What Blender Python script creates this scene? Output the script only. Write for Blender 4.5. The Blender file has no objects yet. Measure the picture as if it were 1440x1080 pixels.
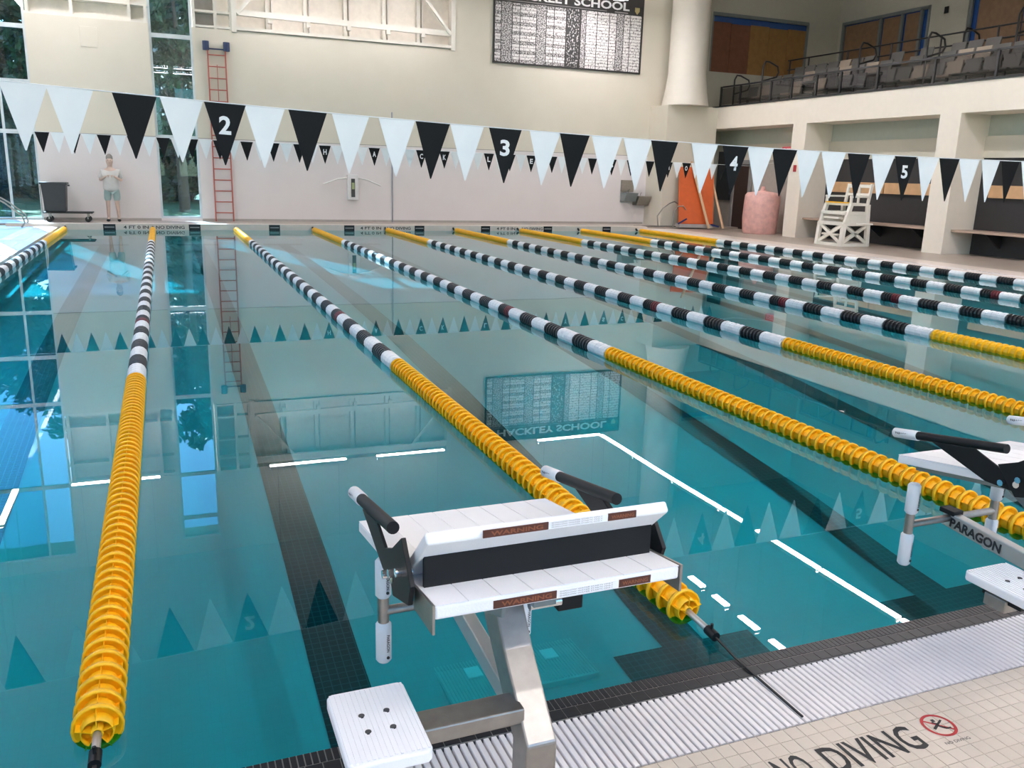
import bpy, bmesh, math, random
from mathutils import Vector, Matrix
random.seed(7)
sc = bpy.context.scene
COL = sc.collection
PI = math.pi

# ------------------------------------------------------------------ camera, world, sun, exposure
cam_d = bpy.data.cameras.new('camera'); cam = bpy.data.objects.new('camera', cam_d); COL.objects.link(cam)
yaw, pitch, roll = 0.3887, 0.2405, 0.0290
cy, sy = math.cos(yaw), math.sin(yaw)
F = Vector((sy, cy, 0)); Rt = Vector((cy, -sy, 0)); U = Vector((0, 0, 1))
cp, sp = math.cos(pitch), math.sin(pitch)
F2 = F * cp - U * sp; U2 = U * cp + F * sp
cr, sr = math.cos(roll), math.sin(roll)
R3 = Rt * cr + U2 * sr; U3 = U2 * cr - Rt * sr
m = Matrix((R3, U3, -F2)).transposed().to_4x4(); m.translation = Vector((0.2825, -2.257, 1.6956))
cam.matrix_world = m
cam_d.sensor_width = 36; cam_d.lens = 1194.98 / 1440 * 36; cam_d.clip_end = 300; cam_d.clip_start = 0.02
sc.camera = cam

sc.view_settings.view_transform = 'Standard'; sc.view_settings.look = 'None'
sc.view_settings.exposure = 1.70; sc.view_settings.gamma = 1; sc.view_settings.use_curve_mapping = False

world = bpy.data.worlds.new('sky'); sc.world = world; world.use_nodes = True
wn = world.node_tree; wn.nodes.clear()
sky = wn.nodes.new('ShaderNodeTexSky'); sky.sky_type = 'NISHITA'; sky.sun_disc = False; sky.air_density = 1.6; sky.dust_density = 0.0; sky.ozone_density = 6.0
sky.sun_elevation = math.radians(36); sky.sun_rotation = math.radians(-17)
bgn = wn.nodes.new('ShaderNodeBackground'); bgn.inputs['Strength'].default_value = 0.24
won = wn.nodes.new('ShaderNodeOutputWorld')
wn.links.new(sky.outputs[0], bgn.inputs[0]); wn.links.new(bgn.outputs[0], won.inputs[0])

sd = bpy.data.lights.new('sun', 'SUN'); sd.energy = 11.0; sd.angle = math.radians(0.6); sd.color = (1, 0.96, 0.9)
sun = bpy.data.objects.new('sun', sd); COL.objects.link(sun)
sun.rotation_euler = Vector((0.30, -1.0, -0.76)).to_track_quat('-Z', 'Y').to_euler()

LAMP, ADDED_GLOW = 21.0, 25.0         # emission of the strip lamps downward, and of the glow added on top
cyc = sc.cycles
cyc.max_bounces = 9; cyc.diffuse_bounces = 5; cyc.glossy_bounces = 4; cyc.transmission_bounces = 6; cyc.transparent_max_bounces = 16
cyc.caustics_reflective = False; cyc.caustics_refractive = False
cyc.sample_clamp_indirect = 6; cyc.use_denoising = True
try: cyc.denoiser = 'OPENIMAGEDENOISE'
except Exception: pass

# ------------------------------------------------------------------ materials
MATS = {}
def mat(name, col, rough=0.5, metal=0.0, var=0.06, scale=6.0, bump=0.0, bscale=40.0, spec=0.5, emit=None, es=0.0, coat=0.0, sub=0.0):
    if name in MATS: return MATS[name]
    M = bpy.data.materials.new(name); M.use_nodes = True; nt = M.node_tree
    b = nt.nodes['Principled BSDF']
    b.inputs['Roughness'].default_value = rough; b.inputs['Metallic'].default_value = metal
    b.inputs['Specular IOR Level'].default_value = spec
    tc = nt.nodes.new('ShaderNodeTexCoord')
    nz = nt.nodes.new('ShaderNodeTexNoise'); nz.inputs['Scale'].default_value = scale; nz.inputs['Detail'].default_value = 3
    nt.links.new(tc.outputs['Object'], nz.inputs['Vector'])
    rp = nt.nodes.new('ShaderNodeValToRGB')
    rp.color_ramp.elements[0].position = .3; rp.color_ramp.elements[1].position = .7
    rp.color_ramp.elements[0].color = tuple(max(0, c * (1 - var)) for c in col) + (1,)
    rp.color_ramp.elements[1].color = tuple(min(1, c * (1 + var)) for c in col) + (1,)
    nt.links.new(nz.outputs['Fac'], rp.inputs[0]); nt.links.new(rp.outputs[0], b.inputs['Base Color'])
    if bump:
        n2 = nt.nodes.new('ShaderNodeTexNoise'); n2.inputs['Scale'].default_value = bscale
        nt.links.new(tc.outputs['Object'], n2.inputs['Vector'])
        bp = nt.nodes.new('ShaderNodeBump'); bp.inputs['Strength'].default_value = bump; bp.inputs['Distance'].default_value = 0.01
        nt.links.new(n2.outputs['Fac'], bp.inputs['Height']); nt.links.new(bp.outputs[0], b.inputs['Normal'])
    if emit:
        b.inputs['Emission Color'].default_value = tuple(emit) + (1,); b.inputs['Emission Strength'].default_value = es
    if coat: b.inputs['Coat Weight'].default_value = coat
    if sub: b.inputs['Subsurface Weight'].default_value = sub
    MATS[name] = M; return M

def tilemat(name, col, grout, sx, sy_, rough=0.35, mortar=0.05, var=0.05, swap=None):
    """square tiles from the object coordinates; swap picks which axes carry the grid"""
    M = bpy.data.materials.new(name); M.use_nodes = True; nt = M.node_tree; b = nt.nodes['Principled BSDF']
    b.inputs['Roughness'].default_value = rough
    tc = nt.nodes.new('ShaderNodeTexCoord'); vec = tc.outputs['Object']
    if swap:
        s = nt.nodes.new('ShaderNodeSeparateXYZ'); c = nt.nodes.new('ShaderNodeCombineXYZ'); nt.links.new(vec, s.inputs[0])
        nt.links.new(s.outputs[swap[0]], c.inputs[0]); nt.links.new(s.outputs[swap[1]], c.inputs[1]); vec = c.outputs[0]
    br = nt.nodes.new('ShaderNodeTexBrick'); br.offset = 0; br.squash = 1
    br.inputs['Scale'].default_value = 1; br.inputs['Brick Width'].default_value = sx; br.inputs['Row Height'].default_value = sy_
    br.inputs['Mortar Size'].default_value = mortar * min(sx, sy_); br.inputs['Mortar Smooth'].default_value = .2
    br.inputs['Color1'].default_value = tuple(c * (1 + var) for c in col) + (1,)
    br.inputs['Color2'].default_value = tuple(c * (1 - var) for c in col) + (1,)
    br.inputs['Mortar'].default_value = tuple(grout) + (1,)
    nt.links.new(vec, br.inputs['Vector']); nt.links.new(br.outputs['Color'], b.inputs['Base Color'])
    MATS[name] = M; return M

def glassmat(name, tint, ior=1.45, rough=0.0, bump=0.0, bs=2.0):
    """clear sheet: tinted transmission plus fresnel reflection"""
    M = bpy.data.materials.new(name); M.use_nodes = True; nt = M.node_tree; nt.nodes.clear()
    o = nt.nodes.new('ShaderNodeOutputMaterial'); mx = nt.nodes.new('ShaderNodeMixShader')
    fr = nt.nodes.new('ShaderNodeFresnel'); ge = nt.nodes.new('ShaderNodeNewGeometry'); mr = nt.nodes.new('ShaderNodeMapRange')
    mr.inputs['To Min'].default_value = ior; mr.inputs['To Max'].default_value = 1 / ior      # same reflectance from both sides of the sheet
    nt.links.new(ge.outputs['Backfacing'], mr.inputs['Value']); nt.links.new(mr.outputs['Result'], fr.inputs['IOR'])
    t = nt.nodes.new('ShaderNodeBsdfTransparent'); t.inputs[0].default_value = tuple(tint) + (1,)
    g = nt.nodes.new('ShaderNodeBsdfGlossy'); g.inputs['Roughness'].default_value = rough; g.inputs[0].default_value = (1, 1, 1, 1)
    nt.links.new(fr.outputs[0], mx.inputs[0]); nt.links.new(t.outputs[0], mx.inputs[1]); nt.links.new(g.outputs[0], mx.inputs[2])
    nt.links.new(mx.outputs[0], o.inputs[0])
    if bump:
        tc = nt.nodes.new('ShaderNodeTexCoord'); mp = nt.nodes.new('ShaderNodeMapping'); mp.inputs['Scale'].default_value = (1, .5, 1)
        nz = nt.nodes.new('ShaderNodeTexNoise'); nz.inputs['Scale'].default_value = bs; nz.inputs['Detail'].default_value = 1
        bp = nt.nodes.new('ShaderNodeBump'); bp.inputs['Strength'].default_value = bump; bp.inputs['Distance'].default_value = .01
        nt.links.new(tc.outputs['Object'], mp.inputs[0]); nt.links.new(mp.outputs[0], nz.inputs['Vector'])
        nt.links.new(nz.outputs['Fac'], bp.inputs['Height']); nt.links.new(bp.outputs[0], g.inputs['Normal'])
    MATS[name] = M; return M

wallM = mat('cream_wall_paint', (.68, .635, .54), .75, var=.015, scale=1.5)
wallLow = mat('pale_lower_wall', (.76, .705, .70), .6, var=.015, scale=1.5)  # lower wall, slightly paler and pinker than the wall above
whiteP = mat('white_paint', (.74, .71, .64), .6, var=.02)
ceilM = mat('ceiling_paint', (.38, .36, .33), .8, var=.02)
deckT = tilemat('beige_deck_tile', (.60, .52, .43), (.49, .425, .35), .0517, .0517, .45, .05)
deckFar = mat('tan_deck', (.40, .34, .29), .35, var=.06, scale=3)
tileM = mat('beige_tile_glaze', (.60, .52, .43), .38, var=.03, scale=9)
groutM = mat('grout', (.50, .435, .36), .8)
poolT = tilemat('white_pool_tile', (.44, .475, .49), (.42, .455, .47), .05, .05, .3, .04, .008)
laneT = tilemat('black_pool_tile', (.012, .020, .028), (.06, .09, .10), .05, .05, .3, .07, .1)
blackTile = mat('black_tile', (.014, .015, .018), .3, var=.1, scale=30, spec=.25)
bandM = mat('pale_band_tile', (.70, .62, .56), .4, var=.03)
slatM = mat('white_grate_plastic', (.80, .76, .74), .4, var=.03)
slotM = mat('dark_slot', (.05, .05, .05), .8)
yel = mat('yellow_float_plastic', (1.0, .53, .008), .4, var=.05, sub=.0)
blk = mat('black_float_plastic', (.018, .018, .02), .4)
wht = mat('white_float_plastic', (.82, .84, .86), .4, var=.02)
redM = mat('dark_red_float_plastic', (.16, .012, .02), .4)
metal = mat('brushed_steel', (.38, .36, .33), .42, 1.0, var=.08, scale=25)
alum = mat('satin_aluminium', (.62, .61, .59), .45, .85, var=.04)
chrome = mat('chrome', (.75, .75, .75), .15, 1.0, var=.02)
blackP = mat('black_powder_coat', (.010, .011, .012), .5, spec=.25)
grayP = mat('grey_painted_steel', (.22, .25, .25), .5)
board = mat('white_textured_board', (.86, .86, .87), .55, var=.01, bump=.12, bscale=220)
rubber = mat('black_rubber', (.02, .02, .02), .7)
flagW = mat('white_pennant_vinyl', (.88, .89, .90), .6, var=.02, spec=.2)
flagB = mat('black_pennant_vinyl', (.010, .010, .011), .6, spec=.15)
printW = mat('white_print', (.85, .85, .86), .6)
printB = mat('black_print', (.03, .028, .028), .6)
printG = mat('grey_print', (.35, .33, .33), .6)
brownL = mat('brown_warning_print', (.085, .022, .012), .5)
orangeL = mat('orange_print', (.24, .075, .03), .5)
redPr = mat('red_print', (.42, .03, .03), .5)
darkW = mat('dark_wall_panel', (.028, .027, .029), .5)
woodM = mat('pale_wood_rail', (.62, .38, .20), .5, var=.08, scale=5)
benchM = mat('beige_bench', (.45, .33, .26), .5)
greenish = mat('pale_green_panel', (.52, .56, .49), .5, var=.02)
brownB = mat('brown_blind', (.17, .065, .035), .6, var=.1)
ochreB = mat('ochre_blind', (.27, .14, .045), .6, var=.1)
tanB = mat('tan_blind', (.22, .13, .07), .6, var=.1)
frameW = mat('white_window_frame', (.62, .68, .70), .4)
frameG = mat('grey_window_frame', (.16, .18, .18), .4)
blueG = mat('blue_sky_glass_strip', (.03, .09, .30), .1)
concrete = mat('grey_concrete', (.20, .19, .18), .7)
seatB = mat('beige_seat', (.48, .40, .32), .6)
railM = mat('dark_rail_paint', (.02, .02, .022), .4)
orangeM = mat('orange_vinyl', (.60, .105, .015), .5, var=.06)
blueS = mat('blue_strap', (.01, .02, .12), .6)
pinkM = mat('pink_cover_fabric', (.72, .42, .38), .75, var=.12, scale=7, bump=.5, bscale=9)
redL = mat('red_ladder_paint', (.42, .10, .07), .5)
padB = mat('dark_blue_pad', (.03, .05, .12), .7)
binM = mat('charcoal_bin_plastic', (.035, .036, .04), .5)
plastW = mat('white_moulded_plastic', (.80, .77, .70), .4, var=.02)
leafA = mat('green_leaf', (.025, .07, .03), .5, var=.4, scale=3)
leafB = mat('light_green_leaf', (.05, .12, .045), .5, var=.4, scale=3)
barkM = mat('bark', (.10, .07, .05), .9)
grassM = mat('grass', (.08, .14, .04), .9, var=.3, scale=4)
waterM = glassmat('pool_water', (.10, .66, .73), 1.333, 0.0, .05, 1.3)
glassM = glassmat('window_glass', (.54, .70, .80), 1.5)
meshG = glassmat('smoky_rail_panel', (.62, .62, .62), 1.4)
lampM = mat('lit_lamp_diffuser', (.9, .9, .88), .5, emit=(1, .94, .96), es=LAMP)
uplM = mat('added_upward_glow', (.9, .9, .88), .5, emit=(1, .94, .96), es=ADDED_GLOW)
skinM = mat('skin', (.64, .47, .39), .6)
shirtM = mat('pale_grey_shirt', (.62, .60, .58), .8)
shortM = mat('pale_teal_shorts', (.36, .47, .46), .8)
hairM = mat('grey_hair', (.30, .27, .25), .8)

# ------------------------------------------------------------------ mesh builder
class MB:
    def __init__(s): s.v = []; s.f = []; s.m = []; s.mi = 0; s.sm = []; s.smooth = False
    def add(s, vs, fs, smooth=None):
        o = len(s.v); s.v += [tuple(v) for v in vs]
        for f in fs: s.f.append(tuple(i + o for i in f)); s.m.append(s.mi); s.sm.append(s.smooth if smooth is None else smooth)
        return s
    def box(s, x0, x1, y0, y1, z0, z1):
        vs = [(x, y, z) for x in (x0, x1) for y in (y0, y1) for z in (z0, z1)]
        return s.add(vs, [(0, 1, 3, 2), (4, 6, 7, 5), (0, 4, 5, 1), (2, 3, 7, 6), (0, 2, 6, 4), (1, 5, 7, 3)])
    def bar(s, p0, p1, w, h, up=(0, 0, 1)):
        p0 = Vector(p0); p1 = Vector(p1); d = (p1 - p0).normalized(); up = Vector(up)
        if abs(d.dot(up)) > .98: up = Vector((0, 1, 0))
        a = d.cross(up).normalized(); b = a.cross(d).normalized(); vs = []
        for p in (p0, p1):
            for i, j in ((-1, -1), (1, -1), (1, 1), (-1, 1)): vs.append(p + a * (i * w / 2) + b * (j * h / 2))
        return s.add(vs, [(0, 3, 2, 1), (4, 5, 6, 7), (0, 1, 5, 4), (1, 2, 6, 5), (2, 3, 7, 6), (3, 0, 4, 7)])
    def tube(s, path, r, n=10, caps=True):
        P = [Vector(p) for p in path]; rs = r if isinstance(r, (list, tuple)) else [r] * len(P)
        t0 = (P[1] - P[0]).normalized(); a = t0.orthogonal().normalized(); o = len(s.v); vs = []; fs = []
        for i, p in enumerate(P):
            if i == 0: t = t0
            elif i == len(P) - 1: t = (P[i] - P[i - 1]).normalized()
            else: t = ((P[i] - P[i - 1]).normalized() + (P[i + 1] - P[i]).normalized()).normalized()
            a = (a - t * a.dot(t)).normalized(); b = t.cross(a)
            for k in range(n):
                an = 2 * PI * k / n; vs.append(p + (a * math.cos(an) + b * math.sin(an)) * rs[i])
        for i in range(len(P) - 1):
            for k in range(n): fs.append((i * n + k, i * n + (k + 1) % n, (i + 1) * n + (k + 1) % n, (i + 1) * n + k))
        s.add(vs, fs, True)
        if caps:
            s.add([vs[k] for k in range(n)], [tuple(reversed(range(n)))], False); q = len(vs) - n
            s.add([vs[q + k] for k in range(n)], [tuple(range(n))], False)
        return s
    def prism(s, poly, x0, x1, ax='x'):
        """poly in the two other axes, extruded along ax"""
        n = len(poly); vs = []
        for x in (x0, x1):
            for (a, b) in poly: vs.append((x, a, b) if ax == 'x' else ((a, x, b) if ax == 'y' else (a, b, x)))
        fs = [tuple(range(n)), tuple(reversed(range(n, 2 * n)))] + [(i, n + i, n + (i + 1) % n, (i + 1) % n) for i in range(n)]
        return s.add(vs, fs)
    def mesh(s, name, mats):
        me = bpy.data.meshes.new(name); me.from_pydata(s.v, [], s.f)
        mats = mats if isinstance(mats, (list, tuple)) else [mats]
        for M in mats: me.materials.append(M)
        for i, p in enumerate(me.polygons): p.material_index = s.m[i]; p.use_smooth = s.sm[i]
        bm = bmesh.new(); bm.from_mesh(me); bmesh.ops.recalc_face_normals(bm, faces=bm.faces); bm.to_mesh(me); bm.free()
        me.update(); return me

def obj(name, me, parent=None, loc=(0, 0, 0), rot=None, bevel=0, segs=2):
    o = bpy.data.objects.new(name, me); COL.objects.link(o); o.location = loc
    if rot: o.rotation_euler = rot
    if parent: o.parent = parent
    if bevel:
        b = o.modifiers.new('bevel', 'BEVEL'); b.width = bevel; b.segments = segs; b.limit_method = 'ANGLE'; b.angle_limit = math.radians(40)
    return o
def put(name, mb, M, parent=None, bevel=0, segs=2): return obj(name, mb.mesh(name, M), parent, bevel=bevel, segs=segs)
def struct(name, mb, M, parent=None, bevel=0):
    o = put(name, mb, M, parent, bevel)
    if not parent: o['kind'] = 'structure'
    return o
def tag(o, label, cat, group=None):
    o['label'] = label; o['category'] = cat
    if group: o['group'] = group
    return o
def thing(name, label, cat, loc=(0, 0, 0), rz=0, group=None):
    o = bpy.data.objects.new(name, None); COL.objects.link(o); o.location = loc; o.rotation_euler = (0, 0, rz); o.empty_display_size = .1
    return tag(o, label, cat, group)
def copy_tree(o, parent=None):
    c = o.copy(); COL.objects.link(c)
    if parent: c.parent = parent
    for ch in list(o.children): copy_tree(ch, c)
    return c
def B(x0, x1, y0, y1, z0, z1): return MB().box(x0, x1, y0, y1, z0, z1)

TXT = {}
def text_mesh(s, w, h, M, bold=0.0, depth=.0006):
    """flat lettering, lower-left at origin, lying in xy, fitted to w x h"""
    key = (s, round(w, 4), round(h, 4), M.name, bold)
    if key in TXT: return TXT[key]
    cu = bpy.data.curves.new('lettering', 'FONT'); cu.body = s; cu.size = 1; cu.offset = bold; cu.extrude = 0; cu.resolution_u = 3
    o = bpy.data.objects.new('lettering', cu); COL.objects.link(o)
    dg = bpy.context.evaluated_depsgraph_get(); me = bpy.data.meshes.new_from_object(o.evaluated_get(dg))
    bpy.data.objects.remove(o); bpy.data.curves.remove(cu)
    xs = [v.co.x for v in me.vertices]; ys = [v.co.y for v in me.vertices]
    kx = w / (max(xs) - min(xs)); ky = h / (max(ys) - min(ys)); x0, y0 = min(xs), min(ys)
    for v in me.vertices: v.co = Vector(((v.co.x - x0) * kx, (v.co.y - y0) * ky, 0))
    me.materials.clear(); me.materials.append(M); TXT[key] = me; return me
def text(name, s, w, h, M, origin, xdir, ydir, parent=None, bold=0.0):
    x = Vector(xdir).normalized(); y = Vector(ydir).normalized(); z = x.cross(y)
    o = obj(name, text_mesh(s, w, h, M, bold), parent)
    mm = Matrix((x, y, z)).transposed().to_4x4(); mm.translation = Vector(origin); o.matrix_basis = mm
    return o

# ------------------------------------------------------------------ pool
W = 2.118; L = 22.86; PX0, PX1 = -2.25, 15.05; DK = .08
prof = [(0, -1.26), (1.5, -1.20), (2.3, -1.12), (3.2, -.98), (4.6, -.84), (6.5, -.66), (9, -.50), (12, -.39), (16, -.30), (L, -.24)]
def pz(y):
    for (a, za), (b, zb) in zip(prof, prof[1:]):
        if a <= y <= b: return za + (zb - za) * (y - a) / (b - a)
    return prof[-1][1]
m1 = MB()
ys = [i * L / 60 for i in range(61)]
vs = [(x, y, pz(y)) for y in ys for x in (PX0, PX1)]
m1.add(vs, [(2 * i, 2 * i + 1, 2 * i + 3, 2 * i + 2) for i in range(60)])
vs2 = [(x, y, pz(y) - .2) for y in ys for x in (PX0, PX1)]
m1.add(vs2, [(2 * i, 2 * i + 2, 2 * i + 3, 2 * i + 1) for i in range(60)])
pool_floor = struct('floor_pool', m1, poolT)
def strip(x0, x1, y0, y1, dz=.006):
    mb = MB(); n = max(1, int((y1 - y0) / .35)); yy = [y0 + (y1 - y0) * i / n for i in range(n + 1)]
    mb.add([(x, y, pz(y) + dz) for y in yy for x in (x0, x1)], [(2 * i, 2 * i + 1, 2 * i + 3, 2 * i + 2) for i in range(n)])
    return mb
for k in range(-1, 7):
    xc = (k + .5) * W
    t0 = 1.18 if k <= 0 else 1.5
    mb = strip(xc - .15, xc + .15, t0, 21.3)
    for (a, b) in ((t0, t0 + .32), (20.9, 21.3)):
        for sx in (-1, 1):
            q = strip(xc + sx * .15 if sx > 0 else xc - .5, xc + .5 if sx > 0 else xc - .15, a, b); mb.add(q.v, q.f)
    put('lane_marking', mb, laneT, pool_floor)
for xd, yd in ((1.80, 1.92), (2.30, 1.95)):
    g = MB(); g.box(xd - .21, xd + .21, yd - .27, yd + .27, pz(yd) - .06, pz(yd) + .008)
    for i in range(21): g.bar((xd - .2 + i * .02, yd - .25, pz(yd) + .010), (xd - .2 + i * .02, yd + .25, pz(yd) + .010), .008, .006)
    dr = put('floor_drain', g, mat('drain_grey', (.52, .58, .58), .5), pool_floor)
    put('drain_cap', B(xd - .045, xd + .045, yd - .05, yd + .05, pz(yd) + .012, pz(yd) + .02), mat('drain_white', (.85, .88, .88), .4), dr)
# basin walls
mb = MB()
mb.box(PX0 - .2, PX0, 0, L, -1.5, DK); mb.box(PX1, PX1 + .2, 0, L, -1.5, DK)
struct('wall_pool_sides', mb, bandM)
struct('wall_pool_near', B(PX0, PX1, -.12, -.001, -1.5, -.012), poolT)
# water
wm = MB(); wm.add([(PX0, 0, 0), (PX1, 0, 0), (PX1, L, 0), (PX0, L, 0)], [(0, 1, 2, 3)])
water = obj('water', wm.mesh('water', waterM)); water['kind'] = 'stuff'; water['label'] = 'still teal pool water mirroring the hall'; water['category'] = 'water'

# far parapet
cop = struct('trim_1', B(PX0 - 1.2, PX1 + .25, L, L + .42, -.6, .16), bandM)
for k in range(-1, 7):
    xc = (k + .5) * W
    t = put('target_tile', B(xc - .15, xc + .15, L - .006, L + .01, -.02, .15), blackTile, cop)
    put('grey_stripe', B(xc - .12, xc + .12, L - .009, L, .06, .085), printG, t)
for x0, s, w in ((-.72, '4 FT 0 IN', .62), (.08, 'NO DIVING', .72), (5.62, '4 FT 0 IN', .62), (6.42, 'NO DIVING', .72), (9.9, '4 FT 0 IN', .62), (10.75, 'NO DIVING', .72)):
    text('depth_lettering', s, w, .085, printB, (x0, L - .004, .03), (1, 0, 0), (0, 0, 1), cop, .02)

# decks
struct('floor_far_deck', B(-9, 19.6, L + .42, 25.3, -.3, .13), deckFar)
rb = struct('floor_right_deck', B(PX1 + .2, 19.6, -8, L + .42, -.3, DK), deckFar)
put('pale_tile_band', B(PX1 + .2, 16.35, 0, L + .2, DK - .02, DK + .004), bandM, rb)
for y0, s, w in ((17.9, '5 FT', .5), (17.0, 'DEEP', .5), (13.9, '5 FT', .5), (12.9, 'DEEP', .55), (9.75, 'NO DIVING', .8)):
    text('depth_lettering', s, w, .22, printB, (15.36, y0 + w, DK + .007), (0, -1, 0), (1, 0, 0), rb, .02)
lb = struct('floor_left_deck', B(-9, PX0 - .2, -8, L + .42, -.3, DK), deckT)
put('pale_tile_band', B(-2.95, PX0 - .2, 0, L, DK - .02, DK + .004), mat('white_band_tile', (.78, .78, .80), .4), lb)
# near deck: base slab, laid tiles near the lettering
nd = struct('floor_near_deck', B(PX0 - .2, PX1 + .2, -8, -.393, -.3, -.0005), deckT)
tm = MB().box(-.0248, .0248, -.0248, .0248, -.004, .0018).mesh('tile', tileM)
for j in range(7):
    for i in range(42):
        obj('tile', tm, nd, (1.47 + i * .0517, -.4215 - j * .0517, random.uniform(-.0004, .0003)))
TZ = .0028
text('no_diving_lettering', 'DIVING', .362, .114, printB, (2.038, -.622, TZ), (1, -.01, 0), (0, 1, 0), nd, .012)
text('no_diving_lettering', 'NO', .115, .114, printB, (1.865, -.620, TZ), (1, -.01, 0), (0, 1, 0), nd, .012)
text('no_diving_lettering', 'NO DIVING', .100, .012, printB, (2.455, -.634, TZ), (1, -.06, 0), (0, 1, 0), nd, .01)
mb = MB(); n = 32; ra, rb_ = .056, .046
for k in range(n):
    a0, a1 = 2 * PI * k / n, 2 * PI * (k + 1) / n
    mb.add([(2.512 + r * math.cos(a), -.55 + r * math.sin(a), TZ) for a, r in ((a0, ra), (a1, ra), (a1, rb_), (a0, rb_))], [(0, 1, 2, 3)])
mb.bar((2.512 - .034, -.55 + .034, TZ), (2.512 + .034, -.55 - .034, TZ), .007, .0004)
sy1 = put('prohibition_ring', mb, redPr, nd)
mb = MB()
for p, q, w in (((-.03, -.012), (.0, .004), .009), ((0, .004), (.028, .018), .007), ((-.006, .0), (.012, -.022), .007), ((.012, -.022), (.03, -.022), .006), ((-.012, .018), (.004, .004), .006)):
    mb.bar((2.512 + p[0], -.55 + p[1], TZ + .0004), (2.512 + q[0], -.55 + q[1], TZ + .0004), w, .0003)
mb.box(2.506, 2.518, -.532, -.52, TZ, TZ + .0005)
put('diver_pictogram', mb, printB, sy1)

# near gutter: nosing tiles, coping tiles, grating slats
gut = struct('trim_2', B(PX0, PX1, -.112, -.0005, -.03, -.0005), mat('grey_grout', (.20, .19, .18), .8))
nm = MB().box(-.0085, .0085, -.0525, 0, -.008, .001)
vis = MB()
for i in range(330):
    x = PX0 + .5 + i * .0206 * 1.0
    vis.box(x - .0085, x + .0085, -.0535, -.0015, -.02, .0015)
ns = put('nosing_tiles', vis, blackTile, gut); ns['kind'] = 'stuff'
far_n = MB(); x = PX0 + .5 + 330 * .0206
while x < PX1:
    far_n.box(x - .009, x + .009, -.0535, -.0015, -.02, .0015); x += .0206
fn = put('nosing_tiles', far_n, blackTile, gut); fn['kind'] = 'stuff'
cm = MB().box(-.0243, .0243, -.0243, .0243, -.01, .0015).mesh('coping_tile', blackTile)
for i in range(150): obj('coping_tile', cm, gut, (-.6 + i * .0517, -.083, 0))
gr = thing('gutter_grate', 'white slatted gutter grate along the near pool edge', 'grate', (0, -.25, 0))
put('channel', B(PX0, PX1, -.392, -.112, -.09, -.05).box(PX0, PX1, -.117, -.1125, -.09, -.002).box(PX0, PX1, -.3925, -.389, -.09, -.003), slotM, gr).location = (0, .25, 0)
sm = MB().prism([(-.0085, -.028), (.0085, -.028), (.0095, -.003), (.0075, .0), (-.0075, .0), (-.0095, -.003)], -.136, .136, 'y').mesh('slat', slatM)
for i in range(250): obj('slat', sm, gr, (-1.8 + i * .0255, 0, 0))
ex = MB(); x = -1.8 + 250 * .0255
while x < PX1: ex.box(x - .009, x + .009, -.136, .136, -.028, 0); x += .0255
e = put('further_slats', ex, slatM, gr); e['kind'] = 'stuff'
# side grates
for nme, x0, x1, lab in (('right', PX1 + .22, PX1 + .5, 'white gutter grate along the right pool side'), ('left', PX0 - .5, PX0 - .22, 'white gutter grate along the left pool side')):
    g = MB(); y = .1
    while y < L: g.box(x0, x1, y, y + .022, DK, DK + .008); y += .045
    o = put('side_grate', g, slatM); tag(o, lab, 'grate')

# ------------------------------------------------------------------ room shell
HT = 10.4; WY = 24.9
mb = MB()
mb.box(-2.8, .23, WY, WY + .4, 2.5, 5.5)             # panel between the two window strips
mb.box(-2.8, .23, WY, WY + .4, 7.7, HT)
mb.box(1.36, 2.45, WY, WY + .4, 2.5, 5.5); mb.box(1.36, 2.45, WY, WY + .4, 7.7, HT)
mb.box(2.45, 9.15, WY, WY + .4, 2.5, 5.5); mb.box(2.45, 9.15, WY, WY + .4, 7.7, HT)
mb.box(9.15, 18.5, WY, WY + .4, 2.5, HT)
mb.box(.23, 1.36, WY, WY + .4, 9.9, HT); mb.box(-9, -2.8, WY, WY + .4, 10.0, HT)
wf = struct('wall_far', mb, wallM)
mb = MB()
mb.box(-2.8, .23, WY, WY + .4, 0, 2.485); mb.box(1.36, 18.5, WY, WY + .4, 0, 2.485); mb.box(.23, 1.36, WY, WY + .4, 0, .2)
put('lower_wall', mb, wallLow, wf)
mb = MB(); mb.box(-2.8, .23, WY + .01, WY + .3, 2.48, 2.505).box(1.36, 18.5, WY + .01, WY + .3, 2.48, 2.505)
put('shadow_joint', mb, mat('joint_grey', (.28, .26, .23), .8), wf)
put('wall_base', B(-2.8, .23, WY - .012, WY, .13, .2).box(1.36, 16.3, WY - .012, WY, .13, .2), mat('base_grey', (.42, .38, .35), .6), wf)
put('access_panel', B(-1.5, -1.08, WY - .02, WY, 4.76, 5.28), wallM, wf, .004)
put('conduit_pipe', MB().tube([(7.09, WY - .03, .13), (7.09, WY - .03, 3.5)], .022, 8), mat('conduit_grey', (.33, .34, .38), .4), wf)
# clerestory recess left of the strip window
mb = MB(); mb.box(-2.8, .23, WY + .35, WY + .4, 5.5, 7.7)
put('recess_panel', mb, mat('pale_panel', (.76, .73, .66), .6), wf)
mb = MB()
for x in (-2.72, -1.67, -.24, .17): mb.box(x - .04, x + .04, WY + .02, WY + .35, 5.5, 7.7)
for z in (5.53, 5.98, 7.1, 7.65): mb.box(-2.8, .23, WY + .04, WY + .35, z - .035, z + .035)
put('recess_frame', mb, whiteP, wf)
mb = MB(); mb.box(1.36, 9.15, WY + .75, WY + .8, 5.4, 7.8)
put('recess_panel', mb, mat('pale_panel2', (.80, .74, .66), .6), wf)
mb = MB()
for z in (5.5, 7.7): mb.box(1.36, 9.15, WY + .35, WY + .8, z - .05, z)
mb.box(9.15, 9.2, WY + .35, WY + .8, 5.45, 7.75)
put('recess_reveal', mb, whiteP, wf)
fr = MB()
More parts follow.
